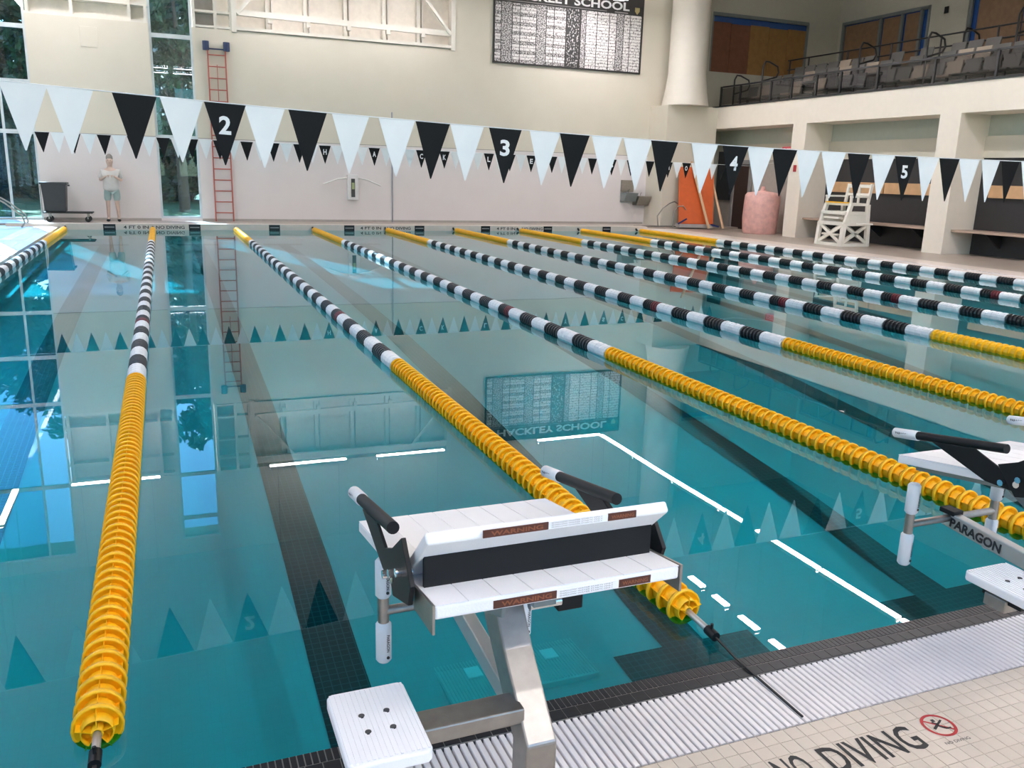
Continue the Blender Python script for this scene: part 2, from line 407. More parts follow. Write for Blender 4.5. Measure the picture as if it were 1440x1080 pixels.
for x in (1.42, 2.0, 2.42): fr.box(x - .04, x + .04, WY - .01, WY + .3, 5.5, 7.7)
for z in (5.55, 5.95, 6.7, 7.3): fr.box(1.4, 2.42, WY, WY + .28, z - .03, z + .03)
put('recess_frame', fr, whiteP, wf)
put('grey_louvre', B(1.45, 1.97, WY + .25, WY + .3, 5.58, 7.65), mat('louvre_grey', (.36, .34, .31), .6), wf)
# truss in the recess
tr = thing('wall_truss', 'cream steel truss bracing in the high recess of the far wall', 'truss', (5.8, WY, 5.5))
def TP(name, mb, M=whiteP):
    o = put(name, mb, M, tr); o.location = (-5.8, -WY, -5.5); return o
TP('bottom_chord', MB().bar((2.55, WY + .05, 6.0), (9.0, WY + .05, 5.95), .12, .16))
TP('lower_ledge', MB().bar((2.45, WY + .1, 5.56), (9.1, WY + .1, 5.56), .3, .09))
TP('top_chord', MB().bar((2.55, WY + .05, 7.45), (9.0, WY + .05, 7.45), .12, .16))
TP('post', MB().bar((9.06, WY + .0, 5.45), (9.06, WY, 7.7), .14, .14))
TP('post', MB().bar((2.5, WY + .0, 5.45), (2.5, WY, 7.7), .14, .14))
TP('diagonal', MB().bar((7.75, WY - .05, 7.35), (8.98, WY - .05, 5.92), .07, .09))
TP('diagonal', MB().bar((3.75, WY - .05, 7.35), (2.6, WY - .05, 5.95), .07, .09))
for x in (3.5, 4.6, 5.8, 7.0, 8.1):
    TP('rib', MB().box(x - .05, x + .05, WY + .55, WY + .74, 5.5, 7.7).box(x + .12, x + .16, WY + .6, WY + .74, 5.5, 7.7))
    TP('bracket', MB().box(x - .06, x + .06, WY - .02, WY + .14, 5.78, 5.9))

# right wall with bays
XR = 18.35
mb = MB()
p_y = [(19.15, 19.75), (13.68, 14.3), (8.23, 8.85), (2.78, 3.4), (-2.67, -2.05), (-8.4, -7.5)]
for a, b in p_y: mb.box(XR, 19.4, a, b, 0, 3.47)
mb.box(XR, 19.4, -8.4, 24.9, 3.47, 4.18)
wr = struct('wall_right', mb, mat('cream_beam', (.82, .755, .66), .65, var=.015))
mb = MB(); edges = [24.9] + [v for ab in p_y for v in (ab[1], ab[0])]
for i in range(0, len(edges) - 1, 2):
    y1, y0 = edges[i], edges[i + 1]
    k = i // 2
    if k > 0:
        put('dark_panel', B(19.33, 19.4, y0, y1, DK, 2.45), darkW, wr)
        put('wood_rail', B(19.24, 19.34, y0 + .35, y0 + (y1 - y0) * .5 - .03, 1.49, 1.79).box(19.24, 19.34, y0 + (y1 - y0) * .5 + .03, y1 - .35, 1.49, 1.79), woodM, wr)
        bn = thing('bench', 'beige wall bench in the %s bay of the right wall' % ('third from the far corner', 'second from the far corner', 'third from the far corner', 'nearest', 'near', 'near')[k], 'bench', (19.1, (y0 + y1) / 2, DK)) if k < 3 else None
        if bn:
            bn['label'] = ('', 'beige wall bench behind the lifeguard chair', 'beige wall bench at the right edge of the picture')[k]
            bn['group'] = 'wall benches in the right bays'
            o = put('seat', B(-.55, .22, -(y1 - y0) / 2 + .02, (y1 - y0) / 2 - .02, .56, .61), benchM, bn)
            for yy in (-1.6, 0, 1.6): put('bracket', MB().prism([(-.35, .56), (.22, .56), (.22, .2)], yy - .03, yy + .03, 'y'), darkW, bn)
    else:
        put('bay_back', B(19.33, 19.4, y0, y1, DK, 2.45), mat('grey_bay_wall', (.42, .38, .34), .6), wr)
    put('green_panel', B(19.35, 19.4, y0, y1, 2.97, 3.47), greenish, wr)
    put('cream_band', B(19.28, 19.4, y0, y1, 2.45, 2.97), wallM, wr)
# balcony
fb = struct('floor_balcony', B(19.4, 25, -8.4, 24.9, 3.9, 4.12), concrete)
for k, (xa, z) in enumerate(((19.9, 4.55), (20.9, 4.92), (21.9, 5.28), (22.9, 5.5))):
    put('bleacher_tier', B(xa, 25, -8.4, 24.85, 4.12, z), concrete, fb)
put('parapet_cap', B(XR - .03, 18.8, -8.4, 24.05, 4.18, 4.215), railM, wr)
# end wall and back wall of the balcony
mb = MB(); mb.box(18.5, 26, WY, WY + .3, 0, 5.5); mb.box(22.82, 26, WY, WY + .3, 5.5, HT); mb.box(18.5, 18.62, WY, WY + .3, 5.5, HT); mb.box(18.62, 22.82, WY, WY + .3, 7.45, HT)
BM = mat('balcony_wall_paint', (.44, .42, .35), .8, var=.02)
we = struct('wall_balcony_end', mb, BM)
XB = 24.24
mb = MB(); mb.box(XB, XB + .3, 20.7, 24.9, 7.55, HT); mb.box(XB, XB + .3, 24.72, 24.9, 5.4, 7.55); mb.box(XB, XB + .3, 19.2, 20.7, 5.4, HT); mb.box(XB, XB + .3, -8.4, 19.2, 8.6, HT); mb.box(XB, XB + .3, -8.4, 11, 5.4, 8.6)
wb = struct('wall_balcony_back', mb, BM)
put('wall_clock', B(XB - .04, XB, 19.95, 20.1, 7.2, 7.4), blackP, wb, .01)
w3 = bpy.data.objects.new('window_3', None); COL.objects.link(w3); w3['kind'] = 'structure'
for i in range(5):
    a = 18.64 + i * .83
    put('blind', B(a + .01, a + .82, WY + .06, WY + .09, 5.5, 7.18 - (i % 2) * .03), brownB if i < 2 else ochreB, w3)
put('pane', B(18.62, 22.82, WY + .12, WY + .14, 5.5, 7.45), blueG, w3)
put('frame', B(18.62, 22.82, WY - .01, WY + .05, 7.36, 7.48).box(22.76, 22.84, WY - .01, WY + .05, 5.5, 7.45).box(18.62, 18.68, WY, WY + .05, 5.5, 7.45), frameG, w3)
w4 = bpy.data.objects.new('window_4', None); COL.objects.link(w4); w4['kind'] = 'structure'
for a, b in ((22.95, 24.6), (22.0, 22.75), (21.15, 21.75)):
    put('blind', B(XB + .05, XB + .08, a, b, 5.5, 7.42), tanB, w4)
put('pane', B(XB + .1, XB + .12, 20.7, 24.72, 5.4, 7.55), blueG, w4)
fr = MB()
for y in (24.68, 22.85, 21.88, 21.05, 20.72): fr.box(XB - .02, XB + .06, y - .05, y + .05, 5.4, 7.55)
fr.box(XB - .02, XB + .06, 20.7, 24.72, 7.45, 7.56)
put('frame', fr, frameG, w4)
w5 = bpy.data.objects.new('window_5', None); COL.objects.link(w5); w5['kind'] = 'structure'
for a, b in ((17.3, 18.85), (15.6, 17.25), (13.9, 15.5), (11.2, 13.8)):
    put('blind', B(XB + .05, XB + .08, a, b, 5.5, 8.55), tanB, w5)
put('pane', B(XB + .1, XB + .12, 11, 19.2, 5.4, 8.6), blueG, w5)
put('frame', B(XB - .02, XB + .06, 19.05, 19.15, 5.4, 8.6).box(XB - .02, XB + .06, 11, 19.2, 8.5, 8.6), frameG, w5)

# pier and round column at the far right corner
pr = struct('wall_corner_pier', B(16.34, XR, 23.75, WY, 0, 4.17), wallM)
colm = struct('wall_round_column', MB().tube([(17.15, 24.0, 4.17), (17.15, 24.0, 4.6), (17.15, 24.0, 5.2), (17.15, 24.0, HT)], [.80, .72, .64, .64], 40), mat('column_white', (.72, .68, .60), .5, var=.015))
d1 = bpy.data.objects.new('door_1', None); COL.objects.link(d1); d1['kind'] = 'structure'
put('door_leaf', B(19.27, 19.32, 22.9, 23.7, DK, 2.3), mat('dark_door', (.05, .03, .025), .4), d1)
put('door_frame', B(19.24, 19.34, 23.7, 23.85, DK, 2.45).box(19.24, 19.34, 22.75, 22.9, DK, 2.45).box(19.24, 19.34, 22.75, 23.85, 2.3, 2.45), mat('grey_door_frame', (.30, .29, .28), .4), d1)
nb = put('notice_board', B(19.24, 19.31, 23.95, 24.75, 1.05, 2.75), mat('notice_dark', (.03, .035, .04), .3)); tag(nb, 'tall dark notice board beside the far corner door', 'board')
sg = put('exit_sign', B(19.1, 19.27, 20.6, 21.1, 2.62, 2.85), mat('exit_red', (.7, .12, .14), .4, emit=(1, .15, .2), es=.08), None, .01); tag(sg, 'small red exit sign under the balcony beam', 'sign')
text('sign_lettering', 'EXIT', .36, .13, mat('exit_white', (.9, .6, .6), .5), (19.095, 21.03, 2.67), (0, -1, 0), (0, 0, 1), sg, .02)
al = put('fire_alarm', B(XR - .05, XR, 19.4, 19.5, 2.05, 2.25), mat('alarm_red', (.4, .02, .03), .4), None, .01); tag(al, 'small dark red fire alarm on the far pillar', 'alarm')

# ceiling, left wall, back wall
struct('ceiling', B(-9, 26, -8.4, 26, HT, HT + .3), ceilM)
mb = MB(); XL = -6.2
wins = [(-7.0, -2.2), (-1.2, 3.6), (4.6, 9.4), (10.4, 15.2), (16.2, 21.0)]
mb.box(XL - .3, XL, -8.4, WY + .4, 0, .4); mb.box(XL - .3, XL, -8.4, WY + .4, 8.6, HT)
ed = [-8.4] + [v for ab in wins for v in ab] + [WY + .4]
for i in range(0, len(ed), 2): mb.box(XL - .3, XL, ed[i], ed[i + 1], .4, 8.6)
wl = struct('wall_left', mb, wallM)
def window(name, ax, c, a0, a1, z0, z1, vs_, hs, fM, th=.08, glass=glassM, fr_w=.06):
    """glazed opening; ax 'y' : plane y=c spanning x a0..a1, ax 'x' : plane x=c spanning y a0..a1"""
    r = bpy.data.objects.new(name, None); COL.objects.link(r); r['kind'] = 'structure'
    def bx(a, b, q0, q1, t): return B(a, b, c - t, c + t, q0, q1) if ax == 'y' else B(c - t, c + t, a, b, q0, q1)
    va = [a0 + fr_w / 2] + list(vs_) + [a1 - fr_w / 2]; ha = [z0 + fr_w / 2] + list(hs) + [z1 - fr_w / 2]
    for v in va: put('mullion', bx(v - fr_w / 2, v + fr_w / 2, z0, z1, th / 2), fM, r)
    for h in ha:
        w_ = fr_w if h in (ha[0], ha[-1]) else .11
        put('transom', bx(a0, a1, h - w_ / 2, h + w_ / 2, th / 2 + .005), fM, r)
    for i in range(len(va) - 1):
        for j in range(len(ha) - 1): put('pane', bx(va[i], va[i + 1], ha[j], ha[j + 1], .006), glass, r)
    return r
for i, (a, b) in enumerate(wins): window('window_%d' % (6 + i), 'x', XL - .15, a, b, .4, 8.6, [(a + b) / 2], [3.2, 5.9], frameW)
window('window_1', 'y', WY + .12, -6.2, -2.8, .13, 10.0, [-3.55, -5.0], [2.48, 3.78, 5.18, 7.75], frameW)
window('window_2', 'y', WY + .12, .23, 1.36, .2, 9.9, [], [2.49, 5.22, 7.75, 9.2], frameW)
mb = MB(); mb.box(-9, 26, -8.4, -8.1, 0, 1.0); mb.box(-9, 26, -8.4, -8.1, 6.5, HT); mb.box(-9, -4, -8.4, -8.1, 1, 6.5); mb.box(16, 26, -8.4, -8.1, 1, 6.5)
for x in (1, 6, 11): mb.box(x - .4, x + .4, -8.4, -8.1, 1, 6.5)
struct('wall_back', mb, wallM)
for i, (a, b) in enumerate(((-4, .6), (1.4, 5.6), (6.4, 10.6), (11.4, 16))): window('window_%d' % (12 + i), 'y', -8.25, a, b, 1, 6.5, [(a + b) / 2], [3.8], frameW)
# portals help the daylight through the glazing
def portal(loc, sx, sy_, rot):
    d = bpy.data.lights.new('portal', 'AREA'); d.shape = 'RECTANGLE'; d.size = sx; d.size_y = sy_; d.cycles.is_portal = True
    o = bpy.data.objects.new('window_portal', d); COL.objects.link(o); o.location = loc; o.rotation_euler = rot
for a, b in wins: portal((XL - .35, (a + b) / 2, 4.5), 8.2, b - a, (0, -PI / 2, 0))
portal((-4.5, WY + .45, 5.0), 3.4, 9.8, (-PI / 2, 0, 0))
portal((.8, WY + .45, 5.0), 1.1, 9.6, (-PI / 2, 0, 0))
for a, b in ((-4, .6), (1.4, 5.6), (6.4, 10.6), (11.4, 16)): portal(((a + b) / 2, -8.45, 3.75), b - a, 5.5, (PI / 2, 0, 0))

# unseen overhang added outside to keep high sun off the upper glazing
struct('added_sun_overhang', B(-9, 26, WY + .4, WY + 2.2, HT, HT + .3), whiteP)

# ------------------------------------------------------------------ ceiling lamps
def strip_lamp(p0, p1, lab, grp='hanging strip lamps in a ring', hang=True):
    p0 = Vector(p0); p1 = Vector(p1); c = (p0 + p1) / 2
    t = thing('strip_lamp', lab, 'lamp', c, 0, grp); a = p0 - c; b = p1 - c
    put('housing', MB().bar(a + Vector((0, 0, .05)), b + Vector((0, 0, .05)), .16, .08), whiteP, t)
    put('diffuser', MB().bar(a, b, .14, .03), lampM, t)
    put('added_top_glow', MB().bar(a + Vector((0, 0, .095)), b + Vector((0, 0, .095)), .10, .01), uplM, t)  # upward glow added so light bounced off the ceiling evens out the walls
    if hang:
        for q in (a * .8, b * .8): put('hanger', MB().tube([q + Vector((0, 0, .08)), q + Vector((0, 0, HT - c.z))], .008, 6), metal, t)
LZ = 7.2
ORD = 'first second third fourth fifth sixth seventh eighth ninth tenth eleventh twelfth'.split()
for a, b, lab in ((-2.62, -.29, 'white strip lamp mirrored beside the leftmost yellow rope'), (2.84, 5.17, 'white strip lamp mirrored left of the middle of the pool'),
             (6.18, 8.45, 'white strip lamp mirrored beyond the second yellow rope'), (11.85, 14.25, 'white strip lamp mirrored under the record board')):
    strip_lamp((a, 23.45, LZ), (b, 23.45, LZ), lab)
ys_ = [23.4, 21.0, 18.6, 16.2, 14.6, 12.2, 9.75, 7.3, 4.9, 2.5, 0.1, -2.3]
for i in range(len(ys_) - 1):
    g0 = .04 if i != 3 else .5
    strip_lamp((14.27, ys_[i] - .04, LZ), (14.27, ys_[i + 1] + g0, LZ), 'long strip lamp, %s from the far wall in the right row over the pool' % ORD[i])
for i in range(7):
    y = 23.5 - i * 3.2
    strip_lamp((-4.02, y, LZ), (-4.02, y - 2.5, LZ), 'white strip lamp, %s from the far wall above the left deck' % ORD[i])
for i, (y0, y1) in enumerate(((12.84, 12.32), (11.9, 11.42), (10.96, 10.38), (9.95, 9.5), (9.0, 8.5), (8.0, 7.5))):
    strip_lamp((11.06, y0, LZ), (11.06, y1, LZ), 'short white lamp, %s from the far wall in the inner row' % ORD[i], 'short lamps of the inner row')
for yy, row in ((-3.9, 'front'), (-6.8, 'back')):  # unseen lamps added behind the camera to brighten the near deck and blocks
    for i, x in enumerate((-1.5, 1.4, 4.3, 7.2, 10.1)):
        strip_lamp((x, yy, LZ), (x + 2.6, yy, LZ), 'strip lamp over the near deck, %s row, %s from the left' % (row, ORD[i]), 'strip lamps over the near deck')

# ------------------------------------------------------------------ lane ropes
def float_mesh(M, name):
    mb = MB(); n = 18; hw = .0385
    # disc with raised rim
    def ring(prof_):
        vs = []; fs = []; q = len(prof_)
        for k in range(n):
            a = 2 * PI * k / n
            for (y, r) in prof_: vs.append((r * math.cos(a), y, r * math.sin(a)))
        for k in range(n):
            for j in range(q): fs.append((k * q + j, k * q + (j + 1) % q, ((k + 1) % n) * q + (j + 1) % q, ((k + 1) % n) * q + j))
        mb.add(vs, fs, True)
    ring([(-.007, .066), (-.008, .075), (.008, .075), (.007, .066), (.002, .064), (.002, .0165), (-.002, .0165), (-.002, .064)])
    ring([(-hw, .0125), (-hw, .018), (hw, .018), (hw, .0125)])
    for k in range(5):
        a = 2 * PI * k / 5 + PI / 2; c, s_ = math.cos(a), math.sin(a); px, pz_ = -s_ * .0012, c * .0012
        pts = []
        for sgn in (-1, 1):
            for (y, r) in ((-hw, .017), (-hw, .062), (hw, .062), (hw, .017)): pts.append((c * r + sgn * px, y, s_ * r + sgn * pz_))
        mb.add(pts, [(0, 1, 2, 3), (7, 6, 5, 4), (0, 4, 5, 1), (1, 5, 6, 2), (2, 6, 7, 3)])
    # inner cup closing the float between the vanes
    ring([(-hw + .001, .043), (-hw + .001, .047), (0, .050), (hw - .001, .047), (hw - .001, .043), (0, .046)])
    return mb.mesh(name, M)
yfl = float_mesh(yel, 'float')
def section_mesh(length, nd_, core, lip, M, n=14):
    mb = MB(); p = length / nd_; prof_ = []
    for i in range(nd_):
        y = i * p
        prof_ += [(y + .002, core), (y + p * .28, core), (y + p * .34, lip), (y + p * .72, lip), (y + p * .78, core)]
    prof_ = [(0.001, .012)] + prof_ + [(length - .002, core), (length - .001, .012)]
    q = len(prof_); vs = []; fs = []
    for k in range(n):
        a = 2 * PI * k / n
        for (y, r) in prof_: vs.append((r * math.cos(a), y, r * math.sin(a)))
    for k in range(n):
        for j in range(q - 1): fs.append((k * q + j, k * q + j + 1, ((k + 1) % n) * q + j + 1, ((k + 1) % n) * q + j))
    mb.add(vs, fs, False)
    return mb.mesh('float_section', M)
SEC = 13.3 / 37
secB = section_mesh(SEC, 6, .054, .073, blk); secW = section_mesh(SEC, 4, .068, .073, wht); secR = section_mesh(SEC * .45, 3, .06, .074, redM)
secB2 = section_mesh(SEC * .55, 4, .054, .073, blk)
yfar = section_mesh(4.3, 54, .055, .075, yel); ynear = section_mesh(4.62, 58, .055, .075, yel)
rope_lab = ['lane rope hugging the left side wall of the pool', 'lane rope running straight up the left of the picture, largest yellow floats',
            'lane rope passing behind the nearest starting block', 'lane rope third from the left, reaching the right edge below the middle',
            'lane rope leaving at the right edge level with the second block handle', 'lane rope fifth from the left with yellow end at the right edge',
            'black and white lane rope, third from the right pool side', 'black and white lane rope, second from the right pool side', 'black and white lane rope beside the right pool side']
for k in range(-1, 8):
    x = k * W
    if k == 7: x = 14.86
    if k == -1: x = -2.10
    t = thing('lane_rope', rope_lab[k + 1], 'lane rope', (x, 0, .036), 0, 'floating lane ropes')
    put('cable', MB().tube([(0, .13, -.01), (0, .3, 0), (0, L, 0)], .004, 6), metal, t)
    if 0 <= k <= 3:
        for i in range(58): obj('float', yfl, t, (0, (.29 if k == 0 else .345) + i * (.0803 if k == 0 else .0793), 0), (0, 0, 0))
    else:
        obj('yellow_floats', ynear, t, (0, .28, 0))['kind'] = 'stuff'
    for i in range(37):
        y = 4.905 + i * SEC
        if i % 2 == 0: obj('float_section', secW, t, (0, y, 0), (0, random.random(), 0))
        elif i == 7 and k >= 0:
            obj('float_section', secR, t, (0, y, 0)); obj('float_section', secB2, t, (0, y + SEC * .45, 0))
        else: obj('float_section', secB, t, (0, y, 0), (0, random.random(), 0))
    obj('yellow_floats', yfar, t, (0, 18.22, 0))['kind'] = 'stuff'
    put('end_hook', MB().tube([(0, L - .1, 0), (0, L - .02, .05)], .03, 8), blackP, t)
    put('end_fitting', MB().tube([(0, .26 if k == 0 else .31, -.004), (0, .17, -.008)], .013, 12), alum, t)
    put('tensioner', MB().tube([(0, .175, -.008), (0, .12, -.012)], .019, 10).tube([(0, .15, 0), (0, .15, .028)], .006, 8), blackP, t)
    if k != 0: put('strap', MB().bar((0, .13, -.012), (0, .0, -.028), .007, .005).bar((0, .0, -.028), (0, -.365, -.032), .007, .005), rubber, t)
    else: put('strap', MB().bar((0, .13, -.012), (0, .0, -.028), .012, .006).bar((0, .0, -.028), (0, -.3, -.032), .012, .006), rubber, t)

# ------------------------------------------------------------------ pennant lines
def tri_mesh(w, h, M, name):
    mb = MB(); t = .0015
    o = [(-w / 2, 0), (w / 2, 0), (.004, -h), (-.004, -h)]
    mb.prism(o, -t, t, 'y'); return mb.mesh(name, M)
near = [(-1.20, 'W'), (-.93, 'B'), (-.525, 'W'), (-.25, 'W'), (.15, 'B'), (.455, 'W'), (.745, '2'), (1.02, 'W'), (1.33, 'B'), (1.65, 'W'), (2.01, 'W'), (2.30, 'B'), (2.585, 'W'), (2.915, '3'),
        (3.27, 'W'), (3.545, 'B'), (3.85, 'W'), (4.155, 'W'), (4.425, 'B'), (4.845, 'W'), (5.18, '4'), (5.46, 'W'), (5.735, 'B'), (6.015, 'W'), (6.32, 'W'), (6.635, 'B'), (6.945, 'W'), (7.24, '5'),
        (7.545, 'W'), (7.835, 'B'), (8.115, 'W'), (8.425, 'W'), (8.72, 'B'), (9.03, 'W'), (9.33, '6'), (9.63, 'W'), (9.94, 'B'), (10.24, 'W'), (10.55, 'W'), (10.85, 'B'), (-1.5, 'W')]
def zn(x): return 2.165 - .045 * (x - .15) + .0029 * (x - .15) ** 2
def pennants(lab, Y0, flags, zf, w, h, x0, x1, r, off=0):
    t = thing('pennant_line', lab, 'pennants', (0, Y0, 0), 0, 'backstroke pennant lines')
    pts = [(x0 + (x1 - x0) * i / 40, 0, zf(x0 + (x1 - x0) * i / 40) + .004) for i in range(41)]
    put('cord', MB().tube(pts, r, 6), flagW, t)
    mw = tri_mesh(w, h, flagW, 'pennant'); mbk = tri_mesh(w, h, flagB, 'pennant')
    for x, c in flags:
        o = obj('pennant', mw if c == 'W' else mbk, t, (x, 0, zf(x)), (random.uniform(-.05, .05), math.atan((zf(x) - zf(x + .1)) / .1), random.uniform(-.06, .06)))
        if c == 'W': continue
        if c in 'B': continue
        s = h / .45
        q = text('pennant_lettering', c, .088 * s * (1.25 if h < .4 else 1), .135 * s, printW, (-.045 * s, -.004, -.225 * s), (1, 0, 0), (0, 0, 1), o, .03)
    for sx, nx in ((x0, XL), (x1, XR)): put('tie_line', MB().tube([(sx, 0, zf(sx) + .004), (nx, 0, zf(sx) + .35)], .003, 5), flagW, t)
pennants('black and white pennant line with large lane numbers, nearer of the two', 4.47, near, zn, .285, .43, -2.6, 15.5, .004)
fl = []; x = -1.9; lets = {3.96: 'H', 4.82: 'A', 5.93: 'C', 6.80: 'K', 7.89: 'L', 8.75: 'E', 9.86: 'Y', 11.1: 'S', 12.0: 'C', 12.9: 'H', 13.7: 'O'}
i = 0
FP = .285
while x < 14.8:
    c = 'B' if i % 2 == 0 else 'W'
    fl.append([x, c]); x += FP; i += 1
for lx, ch in lets.items():
    j = min((j for j in range(len(fl)) if fl[j][1] != 'W'), key=lambda j: abs(fl[j][0] - lx)); fl[j][1] = ch
pennants('small black and white pennant line spelling the school name, farther of the two', 18.0, [tuple(f) for f in fl], lambda x: 2.28 - .0085 * (x + 1.2), .27, .40, -2.6, 15.5, .004)

# ------------------------------------------------------------------ starting blocks
BX, BY = 1.07, -.56
def starting_block():
    t = thing('starting_block', 'white starting block with steel post and raised rear wedge, nearest, whole', 'starting block', (BX, BY, 0), 0, 'starting blocks along the near edge')
    def P(name, mb, M, par=None, bevel=0, segs=2):
        mb.v = [(a - BX, b - BY, c) for a, b, c in mb.v]; return put(name, mb, M, par or t, bevel, segs)
    x0, x1 = BX - .305, BX + .305
    P('base_plate', MB().box(BX - .09, BX + .09, -.66, -.46, .0015, .016), metal, None, .003)
    P('post', MB().prism([(-.60, .01), (-.505, .01), (-.505, .295), (-.30, .50), (-.17, .662), (-.29, .68), (-.43, .50), (-.60, .33)], BX - .041, BX + .041), metal, None, .006)
    P('gusset', MB().prism([(-.42, .60), (-.42, .70), (-.12, .665), (-.22, .60)], BX + .043, BX + .11).prism([(-.44, .60), (-.46, .72), (-.10, .66), (-.3, .55)], BX - .055, BX - .043), grayP, None, .003)
    P('hinge_pin', MB().tube([(BX + .04, -.40, .60), (BX + .13, -.40, .60)], .014, 12), chrome)
    P('black_box', MB().box(BX + .145, BX + .22, -.36, -.26, .54, .665), blackP, None, .004)
    sl = (.801 - .681) / .778
    def pt(y): return .681 - sl * (y - .098)
    # platform as textured planks with joints
    P('platform', MB().prism([(.098, pt(.098) - .002), (.098, pt(.098) - .034), (-.68, pt(-.68) - .034), (-.68, pt(-.68) - .002)], x0, x1), board, None, .006, 3)
    n = 8; w = .61 / n
    for i in range(n):
        a = x0 + i * w; P('board_strip', MB().prism([(.097, pt(.097) - .002), (-.679, pt(-.679) - .002), (-.679, pt(-.679) + .0005), (.097, pt(.097) + .0005)], a + .0012, a + w - .0012), board)
    for ra in (x0 + .05, x1 - .09): P('frame_rail', MB().prism([(.05, pt(.05) - .036), (.05, pt(.05) - .06), (-.60, pt(-.6) - .06), (-.60, pt(-.6) - .036)], ra, ra + .04), grayP)
    for xa, xb in ((x0 - .006, x0), (x1, x1 + .006)):
        P('end_plate', MB().prism([(-.54, pt(-.54) + .003), (-.685, pt(-.685) + .003), (-.685, pt(-.685) - .066), (-.54, pt(-.54) - .055)], xa, xb), metal)
    # wedge
    d = Vector((-.602 + .423, .938 - .777)).normalized(); nrm = Vector((d.y, -d.x)); 
    a = Vector((-.415, .768)); b = Vector((-.602, .938)); dn = Vector((-.69, -.72)) * .036
    wd = P('wedge', MB().prism([tuple(a), tuple(b), tuple(b + dn * .72 + Vector((0, -.004))), tuple(a + dn + Vector((0, .006)))], x0, x1), board, None, .007, 3)
    P('riser_plate', MB().prism([(-.548, .775), (-.560, .775), (-.560, .858), (-.548, .868)], x0 + .012, x1 - .01), blackP)
    # side brackets
    for s in (-1, 1):
        xs = BX + s * .325
        lo, hi = min(xs - .006, xs + .006), max(xs - .006, xs + .006)
        P('side_bracket', MB().prism([(-.34, .79), (-.41, .82), (-.50, .885), (-.58, .80), (-.56, .745), (-.42, .70)], lo, hi), blackP, None, .002)
        ap = P('grip_arm', MB().prism([(-.06, .785), (-.24, .815), (-.46, .74), (-.44, .715), (-.30, .715)], lo - s * .004 if s < 0 else lo, hi if s < 0 else hi + .004), blackP, None, .002)
        for yy, zz in ((-.37, .735), (-.43, .765), (-.50, .80)): P('bolt', MB().tube([(xs - .02, yy, zz), (xs + .02, yy, zz)], .011, 10), chrome, ap)
        gx = BX + s * .312
        g = P('grip_bar', MB().tube([(gx, .02, .783), (gx, -.351, .846)], .0165, 14), blackP)
        P('grip_cap', MB().tube([(gx, .125, .764), (gx, .118, .766), (gx, .01, .784)], [.012, .019, .019], 14), wht, g)
        q = text('maker_lettering', 'PARAGON', .06, .010, printB, (gx - .0195 * 1 - BX, .10 - BY, .768), (0, -1, .17), (-.35, 0, 1), g, .02)
    # pivot rod between the sides
    P('pivot_rod', MB().tube([(x0 - .03, -.42, .745), (x0 + .05, -.42, .735)], .012, 10), chrome)
    # backstroke frame
    P('arm', MB().bar((BX - .01, .085, .392), (BX - .01, -.47, .345), .042, .062), alum, None, .004)
    cb = P('cross_bar', MB().tube([(BX - .242, .055, .398), (BX + .225, .055, .398)], .015, 12), metal)
    P('end_clamp', MB().box(BX - .035, BX + .02, .03, .10, .412, .432), blackP, None, .003)
    for xx in (BX - .242, BX + .225):
        vb = P('backstroke_tube', MB().tube([(xx, .055, .25), (xx, .055, .55)], .0175, 14), metal)
        for za, zb in ((.445, .57), (.228, .362)):
            bp = P('bumper', MB().tube([(xx, .055, za), (xx, .055, za + .008), (xx, .055, zb - .008), (xx, .055, zb)], [.018, .0245, .0245, .018], 16), wht, vb)
            text('bumper_lettering', 'PARAGON', .058, .009, printB, (xx - BX + .004, .030 - BY, zb - .035), (0, 0, -1), (1, 0, 0), vb, .02)
            P('bumper_dot', MB().tube([(xx + .008, .032, za + .022), (xx + .008, .0295, za + .022)], .005, 8), printB, vb)
    # step
    st = P('step', MB().prism([(.574, -.42), (.586, -.408), (.753, -.408), (.765, -.42), (.765, -.678), (.753, -.69), (.586, -.69), (.574, -.678)], .425, .457, 'z'), board, None, .006, 3)
    for i in range(15):
        xx = .583 + i * .0124
        P('step_rib', MB().bar((xx, -.418, .458), (xx, -.68, .458), .006, .003), board, st)
    for xx, yy in ((.638, -.52), (.698, -.518), (.640, -.583), (.698, -.583)):
        P('bolt_hole', MB().tube([(xx, yy, .4575), (xx, yy, .4605)], .0075, 12), slotM, st)
    P('step_beam', MB().box(.60, BX - .03, -.555, -.475, .365, .408), metal, None, .004)
    P('step_bracket', MB().box(.61, .73, -.60, -.46, .395, .426), blackP)
    # stickers
    ud = Vector((0, -.079, -.997)) 
    def sticker(zc_l, yb, h, fr0, fr1, fr2, fr3, par):
        wid = x1 - x0
        for f0, f1, M in ((fr0, fr1, brownL), (fr1, fr2, printW), (fr2, fr3, brownL)):
            P('sticker', MB().box(x0 + wid * f0, x0 + wid * f1, yb - .0008, yb + .002, zc_l - h / 2, zc_l + h / 2), M, par)
        text('sticker_lettering', 'WARNING', wid * (fr1 - fr0) * .8, h * .6, orangeL, (x0 - BX + wid * (fr0 + .03), yb - .0014 - BY, zc_l - h * .3), (1, 0, 0), (0, 0, 1), t, .03)
        text('sticker_lettering', 'WARNING', wid * (fr3 - fr2) * .8, h * .5, orangeL, (x0 - BX + wid * (fr2 + .015), yb - .0014 - BY, zc_l - h * .25), (1, 0, 0), (0, 0, 1), t, .03)
        for r_ in range(3):
            text('sticker_lettering', 'SHALLOW WATER STARTS ONLY', wid * (fr2 - fr1) * .86, h * .18, printG, (x0 - BX + wid * (fr1 + .012), yb - .0014 - BY, zc_l + h * (.22 - .28 * r_)), (1, 0, 0), (0, 0, 1), t, .01)
    sticker(.781, -.6808, .019, .22, .47, .73, .87, None)
